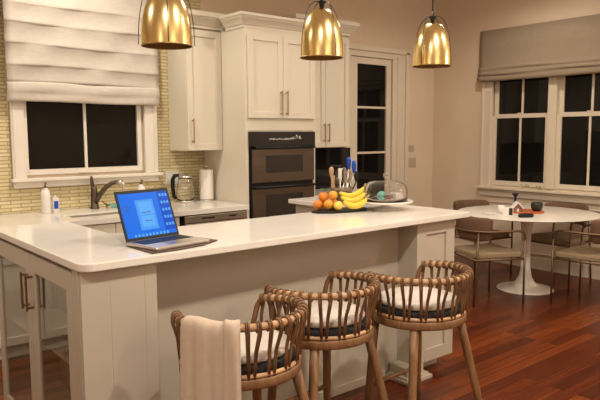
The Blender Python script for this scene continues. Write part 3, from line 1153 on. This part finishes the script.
def make_dchair():
    """faces local +y; back at -y"""
    t = thing('dining_chair', '', 'chair', group='upholstered armchairs around the round table')
    hw, fy, AZ = .262, .235, .655
    # arm rail : U in plan at arm height
    left = bez((-hw, fy, AZ - .075), (-hw, fy, AZ), (-hw, fy - .075, AZ), 6)
    plan = []
    for i in range(17):
        a = PI + PI * i / 16
        plan.append(Vector((hw * math.cos(a), -.03 + .235 * math.sin(a), AZ)))
    right = [Vector((-p.x, p.y, p.z)) for p in left][::-1]
    MB().tube(left + plan + right, .0105, 8).build('arm_rail', M['chairmetal'], t)
    for s in (-1, 1):
        MB().tube([(s * hw, fy, 0), (s * hw, fy, AZ - .073)], .0095, 8).build('leg', M['chairmetal'], t)
        MB().tube([(s * .215, -.235, 0), (s * .205, -.205, .40), (s * .19, -.185, AZ - .008)], .0095, 8).build('leg', M['chairmetal'], t)
    fr = [(-hw, fy - .01, .405), (hw, fy - .01, .405), (.21, -.215, .405), (-.21, -.215, .405)]
    f = MB()
    for k in range(4):
        f.tube([fr[k], fr[(k + 1) % 4]], .009, 8)
    f.build('seat_frame', M['chairmetal'], t)
    # seat pad
    poly = arc(-.20, .20, .045, 180, 90, 4) + arc(.20, .20, .045, 90, 0, 4) + arc(.16, -.16, .05, 0, -90, 4) + arc(-.16, -.16, .05, -90, -180, 4)
    MB().prism(poly, .416, .465, .016, seg=3).build('seat', M['sand'], t)
    # curved back pad
    b = bmesh.new()
    NA, sec = 26, []
    for k in range(14):
        th = 2 * PI * k / 14
        c, s = math.cos(th), math.sin(th)
        sec.append((.024 * (abs(c) ** .6) * (1 if c > 0 else -1), .104 * (abs(s) ** .7) * (1 if s > 0 else -1)))
    rings = []
    for i in range(NA + 1):
        u = i / NA
        a = PI * 1.07 + PI * .86 * u
        sc = min(1, math.sin(PI * min(max(u, .0), 1)) * 4 + .05) ** .5
        cxp, cyp = (hw - .038) * math.cos(a), -.025 + (.200) * math.sin(a)
        n_ = Vector((math.cos(a), math.sin(a), 0))
        rings.append([b.verts.new(Vector((cxp, cyp, .672)) + n_ * (q[0] * sc + (q[1] * .12)) + Vector((0, 0, q[1] * (sc * .25 + .75)))) for q in sec])
    for i in range(NA):
        for k in range(14):
            b.faces.new((rings[i][k], rings[i][(k + 1) % 14], rings[i + 1][(k + 1) % 14], rings[i + 1][k]))
    b.faces.new(rings[0][::-1])
    b.faces.new(rings[-1])
    bmesh.ops.recalc_face_normals(b, faces=b.faces)
    mb = MB()
    mb._merge(b, True)
    mb.build('backrest', M['taupe'], t)
    return t


def face(dx, dy):
    return math.atan2(dy, dx) - PI / 2


cl = ['dining armchair at the near left of the round table, next to the island corner', 'dining armchair at the far left of the round table, its seat half under the top',
      'dining armchair behind the round table, its back to the window wall', 'dining armchair at the right edge of the photo, near side of the table']
cp_ = [(4.872, 3.245, face(.92, -.39)), (5.72, 3.90, face(-.2, -1)), (6.08, 3.17, face(-1, .08)), (5.455, 2.53, face(0.0, 1))]
for i, (x, y, r) in enumerate(cp_):
    o = make_dchair() if i == 0 else copy_tree(cproto)
    if i == 0:
        cproto = o
    o.location = (x, y, 0)
    o.rotation_euler.z = r
    o['label'] = cl[i]

# ================================================================== LAPTOP
KT = KI
lp = thing('laptop', 'open laptop with a bright blue screen, near the left end of the island', 'laptop', (1.338, 2.535, KT + .007), math.radians(10))
MB().box(-.165, .165, -.115, .115, .0, .013, .004).build('base', M['alu'], lp)
b = MB()
b.box(-.150, .150, -.01, .09, .0132, .0142)
for r_ in range(5):
    for k in range(13):
        b.box(-.146 + k * .0226, -.146 + k * .0226 + .019, -.006 + r_ * .019, -.006 + r_ * .019 + .0155, .0142, .0155)
b.build('keyboard', M['keys'], lp)
MB().box(-.055, .055, -.10, -.025, .0132, .0137, .0002).build('trackpad', M['steel_bright'], lp)
tilt = Matrix.Translation((0, .112, .012)) @ Matrix.Rotation(math.radians(-24), 4, 'X')
lid = MB().box(-.165, .165, .0, .006, .0, .225, .003, mtx=tilt).build('lid', M['black'], lp)


def scr(b, x0, x1, z0, z1, lift=0.0):
    return b.box(x0, x1, -.0012 - lift, -.0004 - lift, z0, z1, mtx=tilt)


scr(MB(), -.152, .152, .014, .210).build('screen', M['scr_blue'], lid)
b = MB()
scr(b, .086, .151, .03, .209, .001)
b.build('icon_panel', M['scr_navy'], lid)
b = MB()
scr(b, -.062, .048, .042, .178, .001)
b.build('document_window', M['scr_light'], lid)
b = MB()
scr(b, -.048, .034, .055, .105, .002)
b.build('dialog_box', M['scr_pale'], lid)
scr(MB(), -.048, .034, .112, .168, .002).build('dialog_box', M['scr_pale'], lid)
for r_ in range(5):
    for k in range(3):
        scr(MB(), .096 + k * .019, .108 + k * .019, .05 + r_ * .034, .062 + r_ * .034, .002).build('screen_icon', M['scr_pale'], lid)
for k in range(10):
    scr(MB(), -.11 + k * .022, -.098 + k * .022, .015, .026, .0005).build('dock_icon', M['scr_pale'], lid)
b = MB()
for r_ in range(3):
    scr(MB(), -.128, -.110, .130 + r_ * .011, .135 + r_ * .011, .002).build('file_label', M['scr_dark'], lid)
scr(MB(), -.035, .02, .118, .122, .003).build('text_line', M['scr_dark'], lid)
scr(b, -.030, .016, .080, .084, .003)
b.build('text_line', M['scr_dark'], lid)
lp.scale = (.90, .95, 1.08)
# leather sleeve under it
b = MB()
b.prism([(-.19, -.135), (-.05, -.15), (.10, -.142), (.235, -.085), (.225, .04), (.15, .118), (-.16, .118)], 0, .0055, .002)
sl_ = solo(b, 'laptop_sleeve', M['leather'], (1.338, 2.535, KT + .0005), 'dark brown leather sleeve lying under the laptop', 'laptop sleeve')
sl_.rotation_euler.z = math.radians(8)
sl_.scale = (.93, .95, 1)

# ================================================================== FRUIT TRAY
tray = solo(MB().prism([(-.20, .03), (-.185, -.03), (-.10, -.075), (.03, -.09), (.15, -.080), (.215, -.01), (.185, .06), (.06, .09), (-.10, .085)], 0, .012, .004),
            'fruit_tray', M['black'], (2.772, 2.925, KT + .0005), 'low black leaf-shaped tray under the fruit', 'tray')
tray.rotation_euler.z = math.radians(-8)
TZ0 = KT + .0135
R2 = Vector((.768, -.640))  # lateral direction as seen
V2 = Vector((.640, .768))


def at(u, v):
    """point on the tray: u to the viewer's right, v away"""
    return 2.765 + R2.x * u + V2.x * v, 2.935 + R2.y * u + V2.y * v


def orange(u, v, z, r, mt, label, cat='orange', grp='oranges on the black tray'):
    x, y = at(u, v)
    t = thing('orange', label, cat, (x, y, z), random.random() * 3, grp)
    MB().lathe([(0, 0), (.35 * r, .06 * r), (.7 * r, .29 * r), (.93 * r, .65 * r), (r, r), (.94 * r, 1.33 * r), (.72 * r, 1.66 * r), (.4 * r, 1.86 * r), (.1 * r, 1.91 * r), (0, 1.89 * r)], n=28).build('peel', mt, t)
    MB().lathe([(0, 1.88 * r), (.09 * r, 1.90 * r), (.07 * r, 1.96 * r), (0, 1.96 * r)], n=8).build('stem_button', M['bstem'], t)
    return t


orange(-.130, -.01, TZ0, .032, M['orange'], 'leftmost orange on the black tray')
orange(-.064, -.034, TZ0, .034, M['yorange'], 'orange at the front of the tray, right of the leftmost one')
orange(-.105, .062, TZ0, .032, M['orange'], 'pale orange at the back left of the tray')
orange(-.030, .045, TZ0, .033, M['orange'], 'orange at the back of the tray beside the bananas')
orange(-.094, .012, TZ0 + .048, .033, M['orange'], 'topmost orange of the pile, reddest one')
orange(-.035, -.005, TZ0 + .060, .031, M['yorange'], 'upper orange leaning towards the bananas')
x, y = at(-.004, -.064)
t = thing('lemon', 'yellow lemon on the tray in front of the bananas', 'lemon', (x, y, TZ0), .4)
MB().lathe([(0, 0), (.008, .001), (.02, .010), (.028, .028), (.029, .048), (.020, .068), (.009, .078), (0, .082)], n=22,
           mtx=Matrix.Translation((-.038, 0, .030)) @ Matrix.Rotation(PI / 2, 4, 'Y')).build('peel', M['lemon'], t)
# little leaves
x, y = at(-.085, .014)
b = MB()
for a in (0.3, 1.6, 2.9, 4.4):
    b.prism([(0, 0), (.018, .009), (.040, 0), (.018, -.009)], 0, .0015, mtx=Matrix.Rotation(a, 4, 'Z') @ Matrix.Rotation(-.5, 4, 'Y'))
solo(b, 'leaf_sprig', M['green'], (x, y, TZ0 + .116), 'small green leaf sprig on top of the orange pile', 'leaf')


def banana(p0, lift, curve, yaw_, label, zoff=0):
    x, y = at(*p0)
    t = thing('banana', label, 'banana', (x, y, TZ0 + zoff), yaw_, 'bananas on the black tray')
    pts, rs = [], []
    n = 14
    for i in range(n + 1):
        s = i / n
        a = -1.0 + 2.0 * s
        px = curve * math.sin(a)
        pz = curve * (1 - math.cos(a))
        pts.append((px, 0, .0195 + pz + lift * s))
        rs.append(.0205 * (min(1, .40 + 2.6 * min(s, 1 - s))) if 0 < i < n else .006)
    MB().tube(pts, rs, 9).build('peel', M['banana'], t)
    e = Vector(pts[-1])
    d = (e - Vector(pts[-2])).normalized()
    MB().tube([e, e + d * .012, e + d * .028], [.0065, .0055, .006], 7).build('stem', M['bstem'], t)
    e = Vector(pts[0])
    d = (e - Vector(pts[1])).normalized()
    MB().tube([e, e + d * .006], [.006, .003], 7).build('tip', M['charcoal'], t)
    return t


yb_ = math.atan2(R2.y, R2.x)
banana((.104, -.052), .015, .088, yb_ + .05, 'lowest and nearest banana of the bunch')
banana((.094, -.012), .022, .090, yb_ - .0, 'middle banana of the bunch', .024)
banana((.088, .024), .03, .092, yb_ - .05, 'uppermost banana, its stem rising highest', .048)

# ================================================================== UTENSIL CROCK
ux, uy_ = 3.10, 3.26
cr = thing('utensil_crock', 'dark brown woven crock full of cooking utensils behind the fruit', 'crock', (ux, uy_, KT + .0005))
MB().lathe([(0, 0), (.062, 0), (.068, .008), (.078, .09), (.080, .118), (.076, .118), (.070, .09), (.060, .012), (0, .012)], n=32).build('pot', M['crock'], cr)
b = MB()
for z in (.025, .05, .075, .10):
    b.tube([((.0715 + .0095 * z / .135 + .002) * math.cos(a), (.0715 + .0095 * z / .135 + .002) * math.sin(a), z) for a in [2 * PI * k / 32 for k in range(32)]], .003, 6, True)
b.build('woven_bands', M['bronze'], cr)


def utensil(name, label, u0, v0, u1, v1, ztop, kind, hm, bm_):
    """stick from inside the crock (u0,v0) to (u1,v1) at height ztop, head on top"""
    p0 = Vector((ux + R2.x * u0 + V2.x * v0, uy_ + R2.y * u0 + V2.y * v0, KT + .016))
    p1 = Vector((ux + R2.x * u1 + V2.x * v1, uy_ + R2.y * u1 + V2.y * v1, ztop))
    t = thing(name, label, 'utensil', p0, 0, 'utensils in the crock')
    d = (p1 - p0)
    L = d.length
    q = d.to_track_quat('Z', 'Y').to_matrix().to_4x4()
    # turn the head's flat side to the room
    hl = .085
    MB().tube([(0, 0, 0), d * ((L - hl) / L)], .0055, 8).build('handle', hm, t)
    R = q
    base = Matrix.Translation(d * ((L - hl) / L)) @ Matrix.Rotation(yb_, 4, 'Z')
    if kind == 'spoon':
        MB().lathe([(0, 0), (.008, .006), (.015, .03), (.0175, .05), (.013, .072), (0, .082)], n=18, sy=.35, mtx=base).build('head', bm_, t)
    elif kind == 'spatula':
        MB().box(-.0135, .0135, -.004, .004, 0, .085, .0035, 3, mtx=base).build('head', bm_, t)
    elif kind == 'brush':
        MB().lathe([(0, 0), (.009, .004), (.0155, .03), (.0165, .065), (.012, .088), (0, .092)], n=16, sy=.5, mtx=base).build('head', bm_, t)
    elif kind == 'ladle':
        MB().lathe([(0, .005), (.020, .010), (.033, .025), (.036, .042), (.033, .042), (.030, .027), (.018, .013), (0, .009)], n=22, mtx=base).build('head', bm_, t)
    elif kind == 'whisk':
        b = MB()
        for a in range(4):
            an = a * PI / 4
            pts = [(.026 * math.sin(s) * math.cos(an), .026 * math.sin(s) * math.sin(an), .055 * (1 - math.cos(s)) + 0) for s in [PI * k / 10 for k in range(11)]]
            b.tube([Vector(p) for p in pts], .0013, 5)
            pts = [(-p[0], -p[1], p[2]) for p in pts]
            b.tube(pts, .0013, 5)
        for v in b.bm.verts:
            v.co = base @ v.co
        b.build('head', bm_, t)
    elif kind == 'slotted':
        b = MB()
        for k in range(4):
            b.box(-.026 + k * .0145, -.018 + k * .0145, -.002, .002, .01, .08, .001, mtx=base)
        b.box(-.026, .0255, -.002, .002, 0, .012, .001, mtx=base)
        b.box(-.026, .0255, -.002, .002, .078, .088, .001, mtx=base)
        b.build('head', bm_, t)
    return t


utensil('wooden_spoon', 'light wooden spoon at the left of the crock', -.035, 0, -.088, .0, KT + .268, 'spoon', M['wood'], M['wood'])
utensil('wooden_spatula', 'short broad wooden spatula, lowest at the left', -.03, -.03, -.085, -.05, KT + .200, 'spatula', M['wood'], M['wood'])
utensil('ladle', 'black ladle leaning back in the crock', -.012, .03, -.045, .06, KT + .315, 'ladle', M['black'], M['black'])
utensil('rubber_spatula', 'white spatula in the middle of the crock', -.005, -.02, -.014, -.045, KT + .255, 'spatula', M['whiteplastic'], M['whiteplastic'])
utensil('whisk', 'steel wire whisk in the crock', .012, .005, .024, .008, KT + .232, 'whisk', M['steel_bright'], M['steel_bright'])
utensil('blue_spatula', 'blue spatula with pale handle, taller one', .020, .030, .072, .045, KT + .325, 'brush', M['whiteplastic'], M['blue'])
utensil('blue_brush', 'blue headed brush leaning furthest right', .033, .0, .115, .005, KT + .300, 'brush', M['steel_bright'], M['blue'])
utensil('slotted_turner', 'steel slotted turner at the right of the crock', .025, -.028, .060, -.055, KT + .232, 'slotted', M['steel_bright'], M['steel_bright'])
utensil('slotted_spoon', 'dark metal spoon at the front left of the crock', -.015, -.04, -.045, -.066, KT + .195, 'spoon', M['steel'], M['steel'])
utensil('black_spoon', 'black nylon spoon bent low to the right of the crock', .040, .020, .150, .05, KT + .225, 'spoon', M['black'], M['black'])

# ================================================================== CAKE STAND
cx_, cy_ = 3.062, 2.80
cs = thing('cake_stand', 'white footed cake stand with a clear glass dome', 'cake stand', (cx_, cy_, KT + .0005))
MB().lathe([(0, 0), (.085, 0), (.088, .004), (.065, .012), (.032, .022), (.030, .036), (.060, .042), (.168, .046), (.180, .052), (.182, .060), (.176, .062), (.166, .056), (0, .054)], n=56).build('plate', M['quartz'], cs)
dome = [(.146, .0572), (.147, .10), (.144, .135), (.132, .162), (.108, .180), (.072, .190), (.030, .194), (0, .195)]
dome_in = [(r - .003 if r > .004 else 0, z - (.0 if i == 0 else .003)) for i, (r, z) in enumerate(dome)][::-1]
dm = MB().lathe(dome + dome_in, n=56, closed=True)
# close the rim
dmo = dm.build('glass_dome', M['glass'], cs)
k_ = MB().lathe([(0, .1955), (.008, .196), (.007, .207), (.013, .215), (.017, .225), (.015, .235), (.008, .242), (0, .244)], n=20).build('knob', M['glass'], dmo)
# treats under the dome
zt = KT + .0555
random.seed(11)


def treat(name, mb, mt, dx, dy, dz, label, cat, grp=None):
    return solo(mb, name, mt, (cx_ + R2.x * dx + V2.x * dy, cy_ + R2.y * dx + V2.y * dy, zt + dz), label, cat, grp)


def cookie(r, h):
    return MB().lathe([(0, 0), (r * .9, 0), (r, h * .35), (r * .85, h * .8), (r * .5, h), (0, h * 1.05)], n=18)


treat('cookie', cookie(.034, .02), M['cookie'], -.065, -.03, 0, 'brown cookie at the left under the glass dome', 'cookie', 'cookies under the glass dome')
treat('cookie', cookie(.034, .02), M['cookie'], .005, -.065, 0, 'brown cookie at the front under the glass dome', 'cookie', 'cookies under the glass dome')
treat('cookie', cookie(.034, .02), M['cookie'], .012, -.05, .0225, 'brown cookie stacked on the front one', 'cookie', 'cookies under the glass dome')
treat('cookie', cookie(.030, .02), M['cookie'], -.05, .05, 0, 'brown cookie at the back under the glass dome', 'cookie', 'cookies under the glass dome')
b = MB().lathe([(0, 0), (.024, 0), (.031, .028), (.033, .030), (.030, .048), (.016, .064), (0, .070)], n=20)
treat('cupcake', b, M['teal'], -.022, .01, 0, 'teal frosted cupcake in the middle under the glass dome', 'cupcake')
b = MB().prism([(-.03, -.03), (.035, -.033), (.038, .02), (.01, .032), (-.025, .025)], 0, .055, .012)
treat('treat_bag', b, M['pinkwhite'], .070, .012, 0, 'pale wrapped treat bag at the right under the glass dome', 'bag')

# ================================================================== SINK AREA
fx, fyy = 1.957, 4.945
fc = thing('kitchen_faucet', 'brushed bronze pull-out faucet by the sink', 'faucet', (fx, fyy, KB + .0005))
MB().lathe([(0, 0), (.036, 0), (.037, .008), (.031, .014), (.029, .12), (.024, .165), (.019, .178), (0, .182)], n=24).build('body', M['steel'], fc)
b = MB()
b.tube([(-.004, 0, .155), (-.014, 0, .20), (-.018, 0, .25), (-.018, 0, .265)], [.018, .016, .011, .007], 12)
b.build('lever', M['steel'], fc)
pts = [Vector((.0, -.012, .05)), Vector((.035, -.04, .12)), Vector((.075, -.065, .175)), Vector((.115, -.085, .205)), Vector((.150, -.10, .212))]
MB().tube(pts, [.022, .021, .019, .0175, .017], 12).build('spout', M['steel'], fc)
MB().tube([Vector((.145, -.098, .213)), Vector((.180, -.112, .208)), Vector((.196, -.120, .188)), Vector((.199, -.121, .172))], [.018, .023, .024, .022], 12).build('spray_head', M['steel_bright'], fc)


def pump_bottle(x, y, h, r, label, mt, base):
    t = thing('soap_bottle', label, 'soap bottle', (x, y, base), 0, 'pump bottles by the sink')
    MB().lathe([(0, 0), (r * .95, 0), (r, .006), (r, h * .6), (r * .92, h * .78), (r * .45, h * .86), (r * .4, h * .9), (0, h * .9)], n=26).build('bottle', mt, t)
    b = MB()
    b.lathe([(0, h * .9), (r * .42, h * .9), (r * .42, h * .95), (.006, h * .96), (.004, h * 1.06), (0, h * 1.06)], n=14)
    b.tube([(0, 0, h * 1.07), (-.004, -.03, h * 1.08), (-.004, -.042, h * 1.05)], [.006, .005, .004], 8)
    b.build('pump', M['chairmetal'], t)
    return t


pump_bottle(1.565, 4.915, .215, .034, 'white pump bottle under the left end of the window sill', M['whiteplastic'], KB + .0005)
pump_bottle(2.345, 4.90, .200, .032, 'white pump bottle peeking over the laptop screen', M['whiteplastic'], KB + .0005)
t = thing('soap_bottle', 'small pale blue capped bottle right of the left pump bottle', 'soap bottle', (1.632, 4.90, KB + .0005))
MB().prism([(-.022, -.014), (.022, -.014), (.022, .014), (-.022, .014)], 0, .115, .004).build('bottle', M['pinkwhite'], t)
MB().box(-.0165, .0165, -.0155, -.0145, .03, .09, .0002).build('label_patch', M['blue'], t)
MB().lathe([(0, .115), (.009, .115), (.009, .132), (0, .132)], n=12).build('cap', M['whiteplastic'], t)
solo(MB().box(-.05, .05, -.03, .03, 0, .03, .008, 3), 'sponge', M['sponge'], (2.115, 4.93, KB + .0005), 'teal sponge lying right of the faucet', 'sponge')
t = thing('scrub_brush', 'small wooden scrub brush leaning by the sponge', 'brush', (2.03, 4.90, KB + .0005), .5)
MB().tube([(.03, 0, .012), (-.03, .0, .055), (-.045, 0, .065)], [.008, .006, .005], 8).build('handle', M['brownwood'], t)
MB().lathe([(0, 0), (.020, 0), (.019, .012), (.014, .016), (0, .016)], c=(.035, 0, 0), n=14).build('bristles', M['wood'], t)

# kettle
kt = thing('glass_kettle', 'clear glass electric kettle with black handle', 'kettle', (2.745, 4.87, KB + .0005))
MB().lathe([(0, 0), (.078, 0), (.080, .006), (.078, .020), (0, .020)], n=36).build('base_ring', M['steel_bright'], kt)
kp = [(.074, .0205), (.078, .05), (.076, .10), (.068, .16), (.060, .20), (.058, .215)]
MB().lathe(kp + [(r - .003, z) for r, z in kp][::-1], n=36, closed=True).build('jug', M['glass'], kt)
MB().lathe([(0, .2155), (.058, .2155), (.060, .222), (.056, .235), (.030, .243), (.012, .245), (.010, .256), (0, .257)], n=30).build('lid', M['steel_bright'], kt)
hd = Vector((-R2.x, -R2.y, 0))
b = MB()
b.tube([hd * .054 + Vector((0, 0, .238)), hd * .088 + Vector((0, 0, .236)), hd * .108 + Vector((0, 0, .20)), hd * .108 + Vector((0, 0, .12)), hd * .100 + Vector((0, 0, .05)), hd * .082 + Vector((0, 0, .03))], [.014, .018, .019, .018, .017, .012], 10)
b.build('handle', M['black'], kt)

# paper towel
pt = thing('paper_towel_roll', 'white paper towel roll on an upright holder', 'paper towel', (2.965, 4.875, KB + .0005))
MB().lathe([(0, 0), (.078, 0), (.078, .008), (.02, .012), (0, .012)], n=30).build('holder_base', M['steel_bright'], pt)
MB().lathe([(.020, .0125), (.062, .0125), (.0625, .02), (.062, .275), (.060, .279), (.020, .279)], n=36, closed=True).build('roll', M['paper'], pt)
MB().lathe([(0, .012), (.006, .012), (.006, .298), (.012, .302), (.012, .312), (0, .316)], n=14).build('holder_post', M['steel_bright'], pt)


# ---- wall plates
def plate(name, x0, x1, z0, z1, y, mt, label, cat, kind):
    t = thing(name, label, cat, ((x0 + x1) / 2, y, z0))
    MB().box(x0, x1, y - .007, y - .0005, z0, z1, .002).build('cover_plate', mt, t, True)
    if kind == 'outlet':
        n = 2
        for k in range(n):
            xc = x0 + (x1 - x0) * (k + .5) / n
            q = MB()
            q.box(xc - .016, xc + .016, y - .009, y - .0072, z0 + .028, z1 - .028, .001)
            q.build('socket', M['whiteplastic'], t, True)
    else:
        n = kind
        for k in range(n):
            xc = x0 + (x1 - x0) * (k + .5) / n
            MB().box(xc - .012, xc + .012, y - .010, y - .0072, z0 + .025, z1 - .025, .001).build('switch', mt, t, True)


plate('outlet_plate', 2.655, 2.785, 1.06, 1.18, YW - .012, M['plate'], 'white double outlet plate on the tile above the kettle', 'outlet', 'outlet')
plate('switch_plate', 5.955, 6.05, 1.285, 1.365, YW, M['plate_tan'], 'small upper switch plate on the wall right of the glass door', 'switch', 1)
plate('switch_plate', 5.93, 6.09, 1.09, 1.205, YW, M['plate_tan'], 'wider lower switch plate on the wall right of the glass door', 'switch', 3)

# ================================================================== THINGS ON THE ROUND TABLE
tz = TZ + .0005
t = solo(MB().prism(arc(0, 0, .18, 0, 350, 30), 0, .010, .003), 'serving_tray', M['tray_orange'], (5.52, 3.24, tz), 'round orange-red tray in the middle of the white table', 'tray')
hs = thing('toy_house', 'small brown house with a white roof on the orange tray', 'ornament', (5.43, 3.27, tz + .0105), yb_)
hs.scale = (.8, .8, .8)
MB().prism([(-.055, 0), (.055, 0), (.055, .05), (0, .105), (-.055, .05)], -.04, .04, mtx=Matrix.Rotation(PI / 2, 4, 'X')).build('walls', M['pinehouse'], hs)
b = MB()
b.prism([(-.072, .038), (-.064, .032), (.004, .104), (0, .120), (-.006, .114)], -.048, .048, mtx=Matrix.Rotation(PI / 2, 4, 'X'))
b.prism([(.072, .038), (.064, .032), (-.004, .104), (0, .120), (.006, .114)][::-1], -.048, .048, mtx=Matrix.Rotation(PI / 2, 4, 'X'))
b.build('roof', M['whiteplastic'], hs)
MB().box(-.013, .013, -.0445, -.0405, 0, .035, .001).build('door', M['whiteplastic'], hs)
bt = thing('candle_holder', 'tall dark blue candle holder behind the toy house', 'candle holder', (5.565, 3.37, tz + .0105))
MB().lathe([(0, 0), (.030, 0), (.032, .006), (.012, .015), (.009, .05), (.016, .075), (.009, .10), (.012, .125), (.030, .145), (.032, .155), (.010, .150), (0, .150)], n=24).build('stem', M['darkblue'], bt)
bw = thing('ceramic_bowl', 'dark charcoal bowl at the right of the orange tray', 'bowl', (5.60, 3.16, tz + .0105))
bw.scale = (.75, .75, .85)
MB().lathe([(0, 0), (.042, 0), (.066, .022), (.075, .055), (.070, .088), (.060, .10), (.055, .10), (.064, .085), (.068, .055), (.058, .026), (.038, .008), (0, .008)], n=30).build('vessel', M['charcoal'], bw)
gc = thing('glasses_case', 'flat black oval case near the front edge of the table', 'case', (5.17, 3.02, tz), yb_ + .1)
gc.scale = (.75, .8, 1)
b = MB()
b.lathe([(0, 0), (.085, 0), (.095, .006), (.098, .014), (0, .014)], n=32, sy=.42)
b.build('lower_shell', M['black'], gc)
b = MB()
b.lathe([(0, .0145), (.098, .0145), (.094, .026), (.080, .034), (0, .037)], n=32, sy=.42)
b.build('lid', M['black'], gc)
pc = thing('photo_card', 'white standing card with a dark picture panel on the table', 'card', (5.11, 3.17, tz), yb_ + .15)
MB().box(-.045, .055, -.004, .004, 0, .085, .002).build('card', M['whiteplastic'], pc)
MB().box(.012, .048, -.0055, -.0042, .01, .075, .0004).build('dark_panel', M['charcoal'], pc)
solo(MB().prism([(-.07, -.04), (.06, -.05), (.08, .03), (-.05, .05)], 0, .012, .002), 'napkin_stack', M['pinkwhite'], (5.12, 3.36, tz),
     'pale patterned napkins lying left of the toy house', 'napkins')
b = MB()
b.lathe([(0, 0), (.028, 0), (.034, .03), (.032, .075), (.029, .075), (.028, .008), (0, .008)], n=20)
solo(b, 'white_mug', M['whiteplastic'], (5.26, 3.33, tz), 'small white cup in front of the toy house', 'cup')

# sprig on the window sill
sp_ = thing('sill_sprig', 'thin green sprig lying on the wide window sill', 'plant sprig', (XR - .045, 3.66, .8855))
sp_.scale = (1.4, 1.25, 1.5)
b = MB()
b.tube([(0, .10, .003), (0, .06, .022), (0, .02, .012), (0, -.03, .008), (0, -.09, .004)], .0035, 6)
b.tube([(0, .02, .012), (.0, .05, .032), (.0, .075, .030)], .002, 6)
b.build('stalk', M['bstem'], sp_)
b = MB()
for (y, z, a) in ((.09, .022, .4), (-.03, .012, 2.4), (-.08, .010, .9), (-.055, .012, 3.6)):
    b.prism([(0, 0), (.012, .007), (.028, 0), (.012, -.007)], 0, .0015, mtx=Matrix.Translation((0, y, z)) @ Matrix.Rotation(a, 4, 'X') @ Matrix.Rotation(PI / 2, 4, 'Z'))
b.build('leaves', M['green'], sp_)
